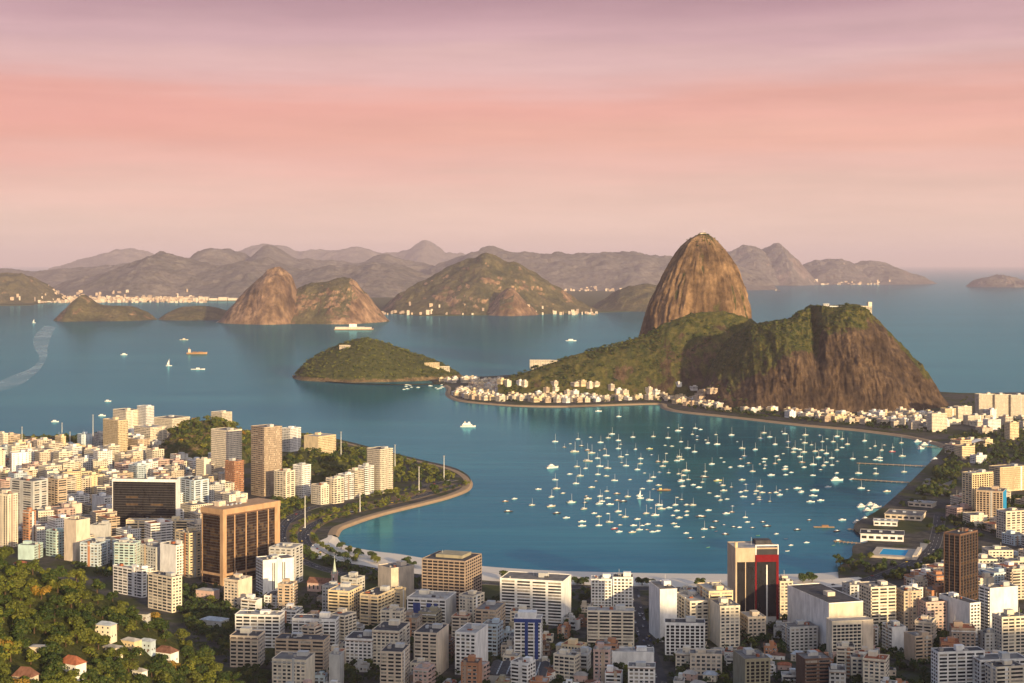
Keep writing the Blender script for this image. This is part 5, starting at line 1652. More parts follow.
def spots_px(polyp, n, seed, zf=zland, road=14, rk=(3, .75)):
    rr = random.Random(seed)
    xs_, ys_ = [p[0] for p in polyp], [p[1] for p in polyp]
    w = [xy(*p) for p in polyp]
    out = []
    for _ in range(n * 30):
        if len(out) >= n:
            break
        X, Y = rr.uniform(min(p[0] for p in w), max(p[0] for p in w)), rr.uniform(min(p[1] for p in w), max(p[1] for p in w))
        if inside(*pix(X, Y, 0), polyp) and free(X, Y, *rk) and (road == 0 or off_road(X, Y, road)):
            out.append((X, Y, zf(X, Y)))
    return out


def spots_ridge(rd, n, seed, test):
    r = np.random.default_rng(seed)
    out = []
    X = r.uniform(rd.xs[0], rd.xs[-1], n * 4)
    zr, fr, bk = rd.foot(X)
    Y = rd.Yr + np.where(r.random(n * 4) < .88, -fr * r.random(n * 4), bk * r.random(n * 4) * .5)
    Z = rd.z(X, Y)
    ok = (Z > 7) & test(X, Y, Z)
    return [(a, b_, c) for a, b_, c in zip(X[ok], Y[ok], Z[ok]) if free(a, b_, 3, .9)][:n]


park = spots_px([(-30, 440), (60, 439), (105, 438), (105, 452), (60, 458), (0, 458), (-30, 456)], 260, 1) + spots_px([(165, 437), (300, 437), (345, 446), (345, 456), (280, 446), (165, 441)], 90, 2)
cape = spots_px([(330, 452), (345, 447), (400, 460), (448, 473), (458, 480), (440, 487), (415, 484), (395, 486), (392, 470), (350, 460)], 330, 3, road=9)
avt = []
ra = random.Random(41)
AVP = np.array([xy(p[0], p[1], LZ) for p in smoothline(AV1[:12], 8)])
AVN = np.gradient(AVP, axis=0)
AVN = np.stack([AVN[:, 1], -AVN[:, 0]], 1) / np.linalg.norm(AVN, axis=1)[:, None]
for k in range(190):
    i = ra.randrange(len(AVP))
    o_ = ra.choice([-1, 1, 1]) * ra.uniform(11.5, 15.5)
    p_ = AVP[i] + AVN[i] * o_
    if off_road(p_[0], p_[1], 9.5) and ra.random() < .8:
        avt.append((p_[0], p_[1], LZ))
curve = avt + spots_px([(262, 505), (300, 490), (330, 498), (390, 492), (430, 488), (392, 497), (345, 503), (300, 512), (275, 528), (262, 530)], 230, 4, road=9)
bpark = spots_px([(300, 556), (330, 576), (378, 588), (420, 592), (418, 582), (378, 578), (330, 562), (304, 545)], 110, 5, road=12)
woods('woods', park, 'dark green line of the shore park trees', 60, 1.5, 6.5, 1.0, [.55, .4, .05, 0], 1)
woods('woods', cape + curve + spots_ridge(R_MOUND, 170, 3, lambda x, y, z: z > 7), 'park woods around the cove and the terraces', 70, 1.25, 5.2, 1.0, [.35, .42, .23, 0], 2)
woods('woods', bpark + spots_px([(505, 588), (590, 590), (590, 606), (505, 600)], 30, 8), 'dark trees of the beach park', 70, 1.2, 5.0, 1.0, [.8, .2, 0, 0], 3)
woods('woods', spots_ridge(R_VIUVA, 330, 4, lambda x, y, z: z > 5), 'brown green woods on the city knoll', 60, 1.4, 5.5, 1.0, [.42, .48, .08, .02], 4)
nz_s = lambda x, y, z: fbm(x / 60, y / 60, z / 60) > .54
woods('woods', spots_ridge(R_SADDLE, 1100, 5, nz_s), 'forest clothing the long slope', 30, 1.7, 4.2, .7, [.45, .47, .08, 0], 5)
XXu, YYu, ZZu, _ = R_URCA.points()
ok = (urca_veg(XXu, YYu, ZZu) > .95) & (ZZu > 6)
cand = np.stack([XXu[ok], YYu[ok], ZZu[ok]], 1)
cand = cand[np.random.default_rng(6).permutation(len(cand))[:1300]]
woods('woods', [tuple(p) for p in cand if free(p[0], p[1], 3, .9)], 'forest on the top of the rocky hill', 30, 1.6, 4.0, .7, [.42, .48, .10, 0], 6)
rsu = np.random.default_rng(77)
tops = []
for k in range(90):
    i, j = int(rsu.integers(150, 170)), int(rsu.integers(0, 260))
    if rsu.random() < (i - 146) / 24:
        tops.append(tuple(float(c) for c in LOAF_P[i, j]))
woods('woods', tops, 'scrub on the summit of the granite dome', 26, 1.5, 3.6, .7, [.4, .5, .1, 0], 12)
woods('woods', spots_ridge(R_CAO, 900, 7, lambda x, y, z: z > 9), 'woods of the green headland', 26, 2.3, 5.5, .7, [.2, .6, .2, 0], 7)
vill = spots_px([(455, 396), (470, 386), (500, 384), (560, 388), (610, 390), (660, 392), (704, 395), (712, 406), (690, 410), (664, 403), (640, 402), (600, 403.5), (560, 404.6), (520, 404), (490, 402), (465, 400)], 520, 11, zf=zv, road=0)
vill += spots_px([(690, 410), (700, 404), (760, 413), (820, 417), (880, 420), (940, 418), (946, 436), (905, 433), (850, 427), (800, 422.5), (760, 418), (720, 413.5)], 380, 12, zf=zv, road=0)
gaps = spots_px([(185, 590), (235, 600), (330, 600), (520, 600), (640, 606), (760, 600), (920, 610), (1030, 620), (1030, 712), (250, 712), (190, 640)], 1250, 16, road=10, rk=(2.5, .66))
gaps += spots_px([(-15, 452), (100, 452), (205, 470), (250, 510), (290, 560), (255, 590), (200, 600), (140, 600), (90, 575), (40, 556), (-20, 545)], 330, 17, road=12)
gaps += spots_px([(60, 566), (130, 590), (150, 602), (185, 628), (238, 664), (238, 600), (185, 588), (120, 574)], 260, 21, road=10, rk=(3, .7))
woods('woods', gaps, 'street and courtyard trees between the buildings', 60, 1.2, 5.2, 1.0, [.78, .2, .02, 0], 10)
woods('woods', vill, 'garden trees among the villas', 34, 1.9, 5.0, 1.0, [.6, .38, .02, 0], 8)
rpark = spots_px([(945, 440), (1030, 420), (1030, 465), (1010, 466), (965, 470), (950, 478), (935, 500), (925, 500), (945, 470), (955, 455)], 420, 13, road=12) + spots_px([(960, 400), (985, 396), (1030, 410), (1030, 425), (950, 425)], 120, 14, road=0) + spots_px([(945, 505), (1030, 500), (1030, 530), (950, 530)], 170, 15, road=12)
rpark += spots_px([(912, 498), (950, 500), (962, 470), (948, 455), (936, 470), (926, 484)], 150, 19, road=9)
rpark += spots_px([(842, 566), (900, 584), (940, 575), (940, 545), (925, 545), (920, 566), (880, 568)], 60, 18, road=11)
woods('woods', rpark, 'dark woods around the marina and the avenue', 60, 1.5, 5.5, 1.0, [.7, .28, .02, 0], 9)

# ------------------------------------------------------------------ boats
def hull_mesh(L, Bm, hh, mat, trim):
    b = MB()
    st = [(-.5, .72, .0), (-.35, .92, -.02), (-.1, 1.0, -.02), (.15, .92, .02), (.33, .62, .08), (.45, .25, .14), (.5, .02, .18)]
    sec = []
    for x, wf, up in st:
        w = Bm / 2 * wf
        top = hh + up * hh * 2.2
        sec.append([(x * L, -w, top), (x * L * .97, -w * .75, -.35), (x * L * .97, w * .75, -.35), (x * L, w, top)])
    for i in range(len(sec) - 1):
        p, q_ = sec[i], sec[i + 1]
        for k in range(3):
            b.face([p[k], q_[k], q_[k + 1], p[k + 1]][::-1], 0)
        b.face([p[0], p[3], q_[3], q_[0]][::-1], 1)
    b.face(sec[0], 0)
    return b.mesh('hull', [mat, trim])


def tapered(name, x0, x1, w0, w1, z0, z1, mat, rake=.4):
    b = MB()
    lo = [(x0, -w0, z0), (x1, -w1, z0), (x1, w1, z0), (x0, w0, z0)]
    hi = [(x0 + rake * .3, -w0 * .85, z1), (x1 - rake, -w1 * .8, z1), (x1 - rake, w1 * .8, z1), (x0 + rake * .3, w0 * .85, z1)]
    for k in range(4):
        j = (k + 1) % 4
        b.face([lo[k], lo[j], hi[j], hi[k]])
    b.face(hi)
    return b.mesh(name, [mat])


HULLC = {'white': M_WHITE, 'cream': M_CREAMP, 'blue': plain('hull_navy', (.03, .06, .16), .4, .4), 'dark': plain('hull_dark', (.035, .03, .03), .5, .3), 'red': plain('hull_red', (.40, .03, .03), .5, .3),
         'rust': plain('hull_rust', (.42, .24, .11), .6, .3), 'yellow': plain('hull_yellow', (.55, .44, .16), .5, .3), 'brown': plain('hull_timber', (.24, .13, .06), .6, .3), 'green': plain('hull_green', (.05, .22, .16), .5, .3)}
DECKM = plain('deck_teak', (.55, .46, .33), .7, .2)
SAIL = {}
for c in HULLC:
    SAIL[c] = hull_mesh(13.5, 4.0, 1.25, HULLC[c], DECKM)
MOT = {c: hull_mesh(11.5, 3.6, 1.05, HULLC[c], DECKM) for c in HULLC}
YACHT = hull_mesh(24, 6.2, 2.4, M_WHITE, DECKM)
ROW = {c: hull_mesh(5.5, 2.0, .7, HULLC[c], M_WOOD) for c in HULLC}
CAB = tapered('cabin', -2.6, 2.6, 1.3, .8, 1.2, 2.1, M_WHITE)
CABM = tapered('cabin', -2.8, 2.3, 1.3, 1.0, 1.0, 2.1, M_WHITE, .9)
WSC = tapered('windscreen', 1.0, 2.25, 1.33, 1.05, 1.45, 1.95, M_GLASS, .55)
b = MB(); b.tube((0, 0, 0), (0, 0, 1), .20, .12, 6); MASTM = b.mesh('mast', [M_MAST])
b = MB(); b.tube((-5.2, 0, 2.6), (.9, 0, 2.75), .32, .26, 6); BOOM = b.mesh('furled_sail', [plain('sail_cover', (.62, .58, .50))])
b = MB(); b.face([(.2, .06, 3), (.2, .06, 15), (-4.8, .35, 3.3)]); b.face([(-4.8, -.2, 3.3), (.2, -.1, 15), (.2, -.1, 3)]); SAILM = b.mesh('sail', [M_WHITE])
BOATXY = []


def boat(kind, px, py, c, rz=None, sc=1.0, mast=None, label=None, fam='boat', raised=False):
    rr = random.Random(int(px * 131 + py * 17))
    X, Y = xy(px, py, 0)
    BOATXY.append((px, py))
    rz = rz if rz is not None else rr.gauss(.3, .22)
    nm = {'sail': 'sailboat', 'motor': 'motorboat', 'row': 'rowing_boat', 'yacht': 'motor_yacht'}[kind]
    rt = empty(nm, (X, Y, 0), rz)
    rt.scale = (sc * .84,) * 3
    if kind == 'sail':
        put('hull', SAIL[c], rt); put('cabin', CAB, rt); put('mast', MASTM, rt, (.6, 0, 1.2), 0, (1, 1, mast or rr.uniform(13, 17)))
        put('furled_sail', BOOM, rt, (0, 0, 0))
        if raised:
            put('sail', SAILM, rt)
    elif kind == 'motor':
        put('hull', MOT[c], rt); put('cabin', CABM, rt); put('windscreen', WSC, rt)
    elif kind == 'yacht':
        put('hull', YACHT, rt)
        put('cabin', cached('ycab', lambda: tapered('cabin', -9, 5, 2.5, 1.9, 2.4, 5.0, M_WHITE, 2.4)), rt)
        put('saloon_window', cached('yglass', lambda: tapered('saloon_window', -8, 3.8, 2.52, 2.0, 3.3, 4.2, M_GLASS, .8)), rt)
        put('flybridge', cached('yfly', lambda: tapered('flybridge', -6, 1.5, 2.0, 1.5, 5.0, 6.8, M_WHITE, 1.6)), rt)
        put('mast', MASTM, rt, (-3, 0, 6.5), 0, (.7, .7, 3.5))
    else:
        put('hull', ROW[c], rt)
    ct = nm.replace('_', ' ')
    if label:
        tag(rt, label, ct, 'boats moored in the bay')
    else:
        REG.append((rt, f'{c} {ct}' + (' with raised sail' if raised else ''), ct, 'boats moored in the bay', px, py, 'boat'))
    return rt


K7 = 260 / 1024
A = lambda x, y: (480 + x * K7, 400 + y * K7)
big = {(373, 205): 1.5, (425, 242): 1.6, (440, 210): 1.3, (812, 280): 1.3, (793, 320): 1.35, (780, 122): 1.2, (296, 165): 1.1}
for x, y in [(296, 165), (386, 155), (373, 205), (475, 168), (497, 220), (440, 210), (463, 230), (425, 242), (503, 270), (472, 262), (575, 260), (602, 147), (520, 135), (505, 150), (545, 192), (613, 195), (683, 145), (780, 122),
             (848, 112), (740, 150), (395, 300), (378, 330), (530, 318), (296, 315), (302, 350), (668, 320), (683, 305), (620, 275), (633, 232), (632, 252), (720, 262), (812, 280), (793, 320), (776, 240), (818, 190), (668, 395), (582, 382),
             (473, 380), (205, 415), (282, 383), (360, 405), (410, 430), (468, 495), (470, 410), (510, 482), (545, 440), (572, 462), (655, 448), (690, 455), (715, 430), (555, 225), (705, 415), (628, 512), (480, 400), (545, 160), (730, 245), (785, 225), (845, 205)]:
    rr = random.Random(x * 7 + y)
    boat('sail', *A(x, y), rr.choice(['white', 'white', 'white', 'cream', 'cream']), sc=big.get((x, y), rr.uniform(.85, 1.12)))
boat('sail', *A(885, 305), 'dark', 0.1, 1.35, 20, 'tall masted dark sailboat standing apart near the middle of the fleet')
boat('sail', *A(632, 388), 'white', .3, 1.0, 15, 'white sailboat with its sail raised among the moored fleet', raised=True)
for x, y, c, s_ in [(230, 352, 'white', 1), (100, 400, 'brown', 1), (136, 390, 'white', 1), (112, 440, 'dark', 1.3), (303, 447, 'dark', 1.3), (340, 465, 'white', 1.1), (327, 368, 'cream', .9), (440, 345, 'cream', 1.2), (668, 193, 'yellow', 1.3),
                    (868, 460, 'dark', 1.4), (425, 390, 'cream', 1.3), (402, 480, 'white', 1.2), (402, 497, 'white', 1.2), (468, 460, 'cream', 1), (512, 412, 'white', 1.2), (548, 520, 'white', 1.1), (530, 508, 'red', 1.2), (600, 522, 'cream', 1.2),
                    (620, 470, 'white', 1), (660, 490, 'white', 1), (705, 497, 'cream', 1), (785, 465, 'cream', 1.2), (450, 447, 'white', .9), (565, 400, 'dark', 1.2), (540, 370, 'brown', 1.1), (640, 350, 'white', .8), (775, 500, 'white', .9),
                    (840, 335, 'white', 1), (862, 345, 'white', 1.1), (960, 358, 'cream', 1.2), (935, 380, 'white', 1), (900, 435, 'white', 1), (970, 448, 'white', 1.2), (918, 505, 'dark', 1), (968, 530, 'dark', .9), (930, 480, 'dark', .9), (830, 545, 'dark', .9),
                    (812, 525, 'white', .8), (745, 425, 'white', 1), (775, 437, 'white', 1), (815, 440, 'cream', 1), (680, 520, 'white', .9), (700, 517, 'white', .9), (605, 495, 'white', 1), (280, 420, 'cream', 1.6), (360, 404, 'green', 1.6)]:
    boat('motor', *A(x, y), c, sc=s_)
boat('yacht', *A(285, 268), 'white', .5, 1.2, label='big white motor yacht lying alone at the edge of the fleet')
boat('motor', *A(467, 45), 'white', .1, 1.7, label='white launch close under the villa shore')
boat('sail', *A(547, 66), 'white', .3, 1.1, label='lone white sailboat close under the villa shore')
K8 = 260 / 987
A8 = lambda x, y: (700 + x * K8, 380 + y * K8)
for x, y in [(243, 202), (322, 205), (265, 217), (360, 262), (398, 240), (437, 272), (465, 235), (520, 267), (480, 280), (500, 297), (580, 300), (625, 232), (665, 252), (682, 296), (768, 290), (765, 240), (602, 355), (668, 357), (775, 350), (612, 412),
             (228, 405), (430, 322), (470, 326), (380, 292), (355, 275), (540, 225), (400, 210), (120, 210), (30, 240), (160, 260), (45, 320), (560, 245), (520, 215), (285, 245), (210, 265), (65, 245), (450, 295), (395, 275)]:
    rr = random.Random(x * 7 + y)
    boat('sail', *A8(x, y), rr.choice(['white', 'white', 'cream']), sc=rr.uniform(.9, 1.2))
boat('sail', *A8(730, 273), 'red', .2, 1.15, 16, 'red hulled sailboat near the marina end of the fleet')
for x, y, c, s_ in [(580, 378, 'white', 1.4), (640, 422, 'dark', 1), (710, 424, 'cream', 1.4), (487, 407, 'white', 1.2), (270, 362, 'white', 1.4), (323, 340, 'cream', 1.5), (325, 330, 'white', 1.2), (395, 332, 'white', 1.1), (290, 290, 'white', 1.1), (245, 300, 'white', 1.1),
                    (185, 318, 'dark', 1.3), (155, 328, 'white', 1.2), (160, 380, 'cream', 1.2), (68, 383, 'yellow', 1.6), (303, 437, 'white', 1.3), (370, 412, 'white', 1.4), (385, 426, 'white', 1.5), (435, 420, 'white', 1.5), (430, 440, 'white', 1.3), (420, 463, 'white', 1.3), (458, 458, 'white', 1.2),
                    (90, 420, 'white', 1.1), (155, 426, 'white', 1), (165, 444, 'white', 1.1), (237, 428, 'cream', 1), (100, 508, 'white', 1.1), (10, 520, 'dark', 1.1), (60, 538, 'dark', 1), (255, 556, 'dark', 1.2), (370, 570, 'dark', 1.1), (415, 533, 'dark', .9), (540, 532, 'white', 1.2),
                    (180, 540, 'white', .8), (200, 562, 'dark', .8), (290, 585, 'white', .8), (95, 585, 'dark', .9), (405, 618, 'white', .8), (260, 615, 'dark', .8), (45, 560, 'dark', .8), (520, 575, 'dark', 1.2), (525, 612, 'dark', 1.2), (345, 628, 'white', .7), (240, 540, 'dark', .8), (150, 560, 'white', .7)]:
    boat('motor', *A8(x, y), c, sc=s_)
boat('yacht', *A8(520, 382), 'white', .2, 1.1, label='large white motor yacht off the end of the lower jetty')
rr = random.Random(5)
n = 0
REGION = [(560, 440), (640, 430), (700, 424), (760, 428), (850, 438), (895, 446), (890, 470), (800, 480), (735, 530), (650, 532), (580, 520)]
while n < 130:
    px, py = rr.uniform(560, 895), rr.uniform(424, 532)
    if not inside(px, py, REGION) or any(((px - a) / 5.0) ** 2 + ((py - b_) / 2.6) ** 2 < 1 for a, b_ in BOATXY):
        continue
    boat('sail' if rr.random() < .40 else 'motor', px, py, rr.choice(['white', 'white', 'cream', 'cream', 'cream', 'blue', 'brown', 'dark']), sc=rr.uniform(.6, 1.05))
    n += 1
# small craft drawn up off the headland and the near beach
for k in range(16):
    px, py = 402 + rr.random() * 46, 384.6 + rr.random() * 6
    boat('motor', px, py, 'white', sc=rr.uniform(.9, 1.3))
for k in range(10):
    boat('row', 690 + rr.random() * 150, 528 + rr.random() * 26, rr.choice(['white', 'dark', 'green', 'blue']), sc=1.2)
# moored at the marina and the club
for x, y, s_ in [(918, 442, .9), (925, 445, 1), (921, 449, .9), (931, 443, .8), (936, 461, 1.1), (862, 507, .9), (868, 511, .9), (876, 508, 1.0), (871, 505, .8), (858, 523, .8), (866, 520, .8)]:
    boat('yacht', x, y, 'white', rz=.35 + .2 * rr.random(), sc=s_)
for k in range(14):
    boat('sail', 926 + rr.random() * 20, 443 + rr.random() * 5, 'white', sc=.9) if False else None
MARKS += [(468, 425, 'the white ferry', 'boat'), (895, 464, 'the upper jetty', 'boat'), (890, 481, 'the lower jetty', 'boat'), (824, 527, 'the long dark pontoon', 'boat'), (430, 385, 'the green headland', 'boat'), (866, 512, 'the club quay', 'boat'),
          (664, 411, 'the notch in the villa shore', 'boat'), (664, 490, 'the dark brown barge', 'boat'), (552, 467, 'the lone motor yacht', 'boat'), (705, 477, 'the tall masted dark sailboat', 'boat'), (640, 498, 'the sailboat with raised sail', 'boat'), (892, 452, 'the red sailboat', 'boat'), (837, 480, 'the big yacht by the jetty', 'boat'),
          (925, 445, 'the marina', 'boat'), (760, 425, 'the shore under the rocky hill', 'boat'), (620, 529, 'the red motorboat', 'boat')]

# larger vessels
def vessel(name, px, py, L, Bm, hh, c, label, cat, parts_, rz=0.05):
    X, Y = xy(px, py, 0)
    rt = empty(name, (X, Y, 0), rz)
    put('hull', hull_mesh(L, Bm, hh, HULLC[c], DECKM), rt)
    for nm, x0, x1, w, z0, z1, m in parts_:
        put(nm, tapered(nm, x0, x1, w, w, z0, z1, m, .8), rt)
    return tag(rt, label, cat)


vessel('ferry', 468, 427, 34, 9, 2.6, 'white', 'white ferry with stacked decks crossing the empty water', 'ferry', [('lower_deck', -13, 10, 3.8, 2.6, 6, M_WHITE), ('upper_deck', -11, 6, 3.2, 6, 9, M_WHITE), ('saloon_window', -12, 9.2, 3.83, 4.0, 5.0, M_GLASS), ('bridge', 0, 5, 2.6, 9, 11.5, M_WHITE), ('funnel', -8, -5, 1, 9, 13, M_CREAMP)])
vessel('barge', 664, 490.5, 22, 7, 1.6, 'brown', 'long dark brown barge lying inside the fleet', 'barge', [('deckhouse', -8, -3, 2, 1.6, 4, HULLC['yellow']), ('cargo', -1, 7, 2.4, 1.6, 2.6, M_WOOD)])
vessel('cargo_ship', 197, 354, 82, 18, 6, 'rust', 'rusty ochre cargo ship in the open bay', 'ship', [('bridge', -34, -24, 7, 6, 19, M_CREAMP), ('hatch_cover', -18, 0, 6, 6, 9, HULLC['brown']), ('hatch_cover', 4, 24, 6, 6, 9, HULLC['brown']), ('funnel', -33, -29, 2, 19, 25, HULLC['brown'])])
vessel('pilot_boat', 124, 355, 26, 8, 2.4, 'white', 'small white vessel in open water short of the islets', 'boat', [('cabin', -6, 6, 2.6, 2.4, 7, M_WHITE)])
vessel('pilot_boat', 198, 369.5, 48, 9, 2.4, 'white', 'low white vessel just this side of the cargo ship', 'boat', [('cabin', -6, 6, 2.6, 2.4, 6, M_WHITE)])
vessel('pilot_boat', 184, 340, 40, 10, 2.8, 'cream', 'pale vessel just beyond the cargo ship', 'boat', [('cabin', -6, 6, 2.6, 2.4, 8, M_CREAMP)])
vessel('pilot_boat', 571, 341, 50, 12, 3, 'white', 'white vessel in the far channel before the brown green hill', 'boat', [('cabin', -12, 10, 4, 3, 9, M_WHITE)])
vessel('pilot_boat', 846, 334, 36, 9, 3, 'cream', 'tiny pale vessel beyond the top of the rocky hill', 'boat', [('cabin', -6, 6, 3, 3, 8, M_CREAMP)])
vessel('pilot_boat', 777, 291, 90, 20, 6, 'dark', 'dark ship far out beyond the granite dome', 'boat', [('cabin', -20, -8, 6, 6, 20, M_CREAMP)])
for px, py, lab in ((55, 422, 'white launch nearest the shore park trees'), (102, 416, 'white launch beside the twin lit towers'), (108, 401.5, 'white launch farther out than the twin lit towers')):
    vessel('launch', px, py, 17, 5.5, 1.8, 'white', lab, 'boat', [('cabin', -5, 3, 2, 1.8, 4.4, M_WHITE)])
for px, py, lab in ((169, 366, 'white sailboat under sail beside the cargo ship'), (34, 323, 'tiny white sailboat before the far town')):
    rt = boat('sail', px, py, 'white', .2, 1.9, 15, lab, raised=True)
X, Y = xy(824, 527.5, 0)
rt = empty('pontoon', (X, Y, 0), -.05)
part(rt, 'deck', -14, 14, -2.5, 2.5, .5, 1.3, M_WOOD); part(rt, 'float', -13.5, 13.5, -2.2, 2.2, -.6, .5, HULLC['dark']); part(rt, 'shelter', -3, 6, -1.8, 1.8, 1.3, 3.4, HULLC['brown'])
tag(rt, 'long dark floating pontoon off the club quay', 'pontoon')


def jetty(p0, p1, w, label, n=14):
    (x0, y0), (x1, y1) = xy(*p0, 1.5), xy(*p1, 1.5)
    L = math.hypot(x1 - x0, y1 - y0)
    rt = empty('jetty', (x0, y0, 0), math.atan2(y1 - y0, x1 - x0))
    part(rt, 'deck', 0, L, -w / 2, w / 2, 1.3, 1.9, M_WOOD)
    for k in range(n):
        for s_ in (-1, 1):
            b = MB(); b.prism(7, .3, .3, -2, 2.6, (k + .5) * L / n, s_ * (w / 2 + .15)); put('pile', b.mesh('pile', [M_WOOD]), rt)
    tag(rt, label, 'jetty', 'jetties on the marina shore')


jetty((857, 463), (936, 466.5), 5, 'upper of the two long sunlit timber jetties')
jetty((853, 479), (926, 483.5), 5, 'lower of the two long sunlit timber jetties')
jetty((918, 446), (950, 448), 4, 'short jetty crowded with white yachts at the marina', 8)
jetty((848, 529), (868, 531), 3.5, 'short dark jetty by the long dark pontoon', 6)
jetty((834, 541), (862, 543.5), 3.5, 'short dark jetty nearest the swimming pool', 7)

# ------------------------------------------------------------------ club, pool and quays
def hall(name, px0, px1, yb, hpx, dep, c, rm, th, label, wins=6, cat='clubhouse'):
    X, Y = xy((px0 + px1) / 2, yb, LZ)
    w = (px1 - px0) * Y / F
    h = hpx * Y / F
    rt = empty(name, (X + dep / 2 * math.sin(R(th)), Y + dep / 2 * math.cos(R(th)), LZ), -R(th))
    body(rt, w, dep, h, [wall(c)] * 4)
    put('roof', roof_mesh(w + 1.5, dep + 1.5, rm, wall(c), .5), rt, (0, 0, h))
    for k in range(wins):
        put('window', win_mesh('wide_g'), rt, (-w / 2 + (k + .15) * w / wins, -dep / 2, h * .3), 0, (w / wins * .7, 1, h * .42))
    for k in range(3):
        part(rt, 'roof_shed', -w * .35 + k * w * .28, -w * .35 + k * w * .28 + 4, -2, 3, h + .3, h + 2, M_METAL)
    tag(rt, label, cat)
    USED.append((rt.location.x, rt.location.y, .5 * math.hypot(w, dep)))


hall('clubhouse', 861, 903, 541, 6.5, 34, 'white', M_ROOFD, 14, 'white fronted clubhouse with a dark roof on the quay')
hall('clubhouse', 885, 921, 520, 5, 46, 'sand', M_ROOF, 22, 'broad grey roofed boat hall behind the club quay')
hall('clubhouse', 874, 897, 526, 4.5, 22, 'white', M_ROOFL, 14, 'small pale hall between the clubhouse and the boat hall', 4)
hall('pavilion', 908, 932, 507, 4, 24, 'sand', M_ROOFL, 30, 'long pale pavilion by the parade ground', 4, 'pavilion')
hall('viaduct_hall', 990, 1030, 559, 5, 18, 'white', M_ROOFL, 72, 'long white low hall beside the dark brown tower', 5, 'hall')
sheet('parade_ground', [xy(915, 496), xy(946, 497.5), xy(953, 482), xy(926, 480)], LZ + .1, plain('worn_paving', (.17, .16, .15)), 'grey paved parade ground by the water', 'pavement')
sheet('car_park', [xy(921, 568), xy(934, 556), (xy(934, 547)), xy(920, 545)], LZ + .1, M_CONC, 'pale paved car park beside the pool', 'pavement')
X, Y = xy(894, 554, LZ)
rt = empty('swimming_pool', (X, Y, LZ), -R(20))
PW, PD = 15.5, 21
for x0, x1, y0, y1 in ((-PW - 9, PW + 10, -PD - 12, -PD), (-PW - 9, PW + 10, PD, PD + 8), (-PW - 9, -PW, -PD, PD), (PW, PW + 10, -PD, PD)):
    part(rt, 'deck', x0, x1, y0, y1, 0, 2.6, plain('pool_paving', (.50, .44, .36), .9, .1))
part(rt, 'basin', -PW, PW, -PD, PD, -.5, 1.2, plain('pool_tile', (.05, .35, .55)))
b = MB(); b.face([(-PW, -PD, 2.1), (PW, -PD, 2.1), (PW, PD, 2.1), (-PW, PD, 2.1)]); put('pool_water', b.mesh('pool_water', [M_POOL]), rt)
part(rt, 'grandstand', PW + 10, PW + 15, -PD - 12, PD + 8, 0, 5.5, wall('sand'))
tag(rt, 'bright blue open air swimming pool by the club', 'swimming pool')

# white domed tent by the marina
X, Y = xy(979, 446, LZ)
rt = empty('marquee', (X, Y, LZ), .1)
b = MB()
pr = [(-27, 5), (-20, 9), (-10, 11.5), (0, 14.5), (10, 11.5), (20, 9), (27, 5)]
for (xa, za), (xb, zb) in zip(pr[:-1], pr[1:]):
    b.face([(xa, -14, za - 2), (xb, -14, zb - 2), (xb, 0, zb), (xa, 0, za)]); b.face([(xa, 0, za), (xb, 0, zb), (xb, 14, zb - 2), (xa, 14, za - 2)])
put('canopy', b.mesh('canopy', [M_WHITE]), rt)
part(rt, 'wall', -25, 25, -12, 12, 0, 3.4, wall('sand'))
for k in range(6):
    part(rt, 'post', -25 + k * 10 - .3, -25 + k * 10 + .3, -13, -12.4, 0, 7, M_STEEL)
tag(rt, 'white peaked marquee by the marina', 'marquee')

# hilltop buildings
def onhill(px, rd, dy=0.0):
    X = (px - CX) * (rd.Yr + dy) / F
    return X, rd.Yr + dy, float(rd.z(X, rd.Yr + dy))


def hill_block(name, px, rd, dy, w, d, h, c, label, cat, sink=4, rz=0.0, tw=None):
    X, Y, Z = onhill(px, rd, dy)
    rt = empty(name, (X, Y, Z - sink), rz)
    body(rt, w, d, h + sink, [facade(c, 'band')] * 4)
    put('roof', roof_mesh(w + 1, d + 1, M_ROOFL, wall(c), .8), rt, (0, 0, h + sink))
    if tw:
        part(rt, 'tower', w / 2 - tw, w / 2, -d / 2 - .5, d / 2, h + sink, h + sink + tw * 1.2, wall(c))
    return tag(rt, label, cat)


hill_block('cable_car_station', 866, R_URCA, -30, 26, 18, 11, 'cream', 'cream cable car station on the shoulder of the rocky hill', 'station', tw=9, sink=6)
hill_block('terrace_pavilion', 837, R_URCA, -40, 38, 12, 4, 'white', 'low white terrace pavilion on top of the rocky hill', 'pavilion', sink=3)
hill_block('pavilion', 826, R_URCA, -25, 14, 10, 7, 'white', 'small white pavilion in the trees on the hilltop', 'pavilion', sink=2)
hill_block('barracks', 544, R_SADDLE, 10, 76, 14, 13, 'cream', 'long white barracks at the low end of the wooded slope', 'barracks', sink=8, rz=-.1)
hill_block('barracks', 432, R_CAO, -80, 46, 14, 12, 'gold', 'yellow barracks on the end of the green headland', 'barracks', sink=4)
hill_block('barracks', 444, R_CAO, -60, 36, 14, 10, 'cream', 'cream barracks nearest the neck of the headland', 'barracks', sink=4)
hill_block('fort_house', 345, R_CAO, -70, 34, 12, 8, 'sand', 'small ruined fort wall in the woods of the headland', 'fort', sink=3)
X, Y, Z = (703 - CX) * YS / F, YS, float(zz[-1]) if zz.ndim == 1 else 447.0
rt = empty('cable_car_station', ((703 - CX) * YS / F, YS - 3, 447), 0)
part(rt, 'wall', -9, 7, -7, 7, -6, 6, wall('sand')); part(rt, 'roof', -10, 8, -8, 8, 6, 7.2, M_ROOF); part(rt, 'mast', 2, 2.8, -.4, .4, 7, 16, M_STEEL)
tag(rt, 'small cable car station on the summit of the granite dome', 'station')
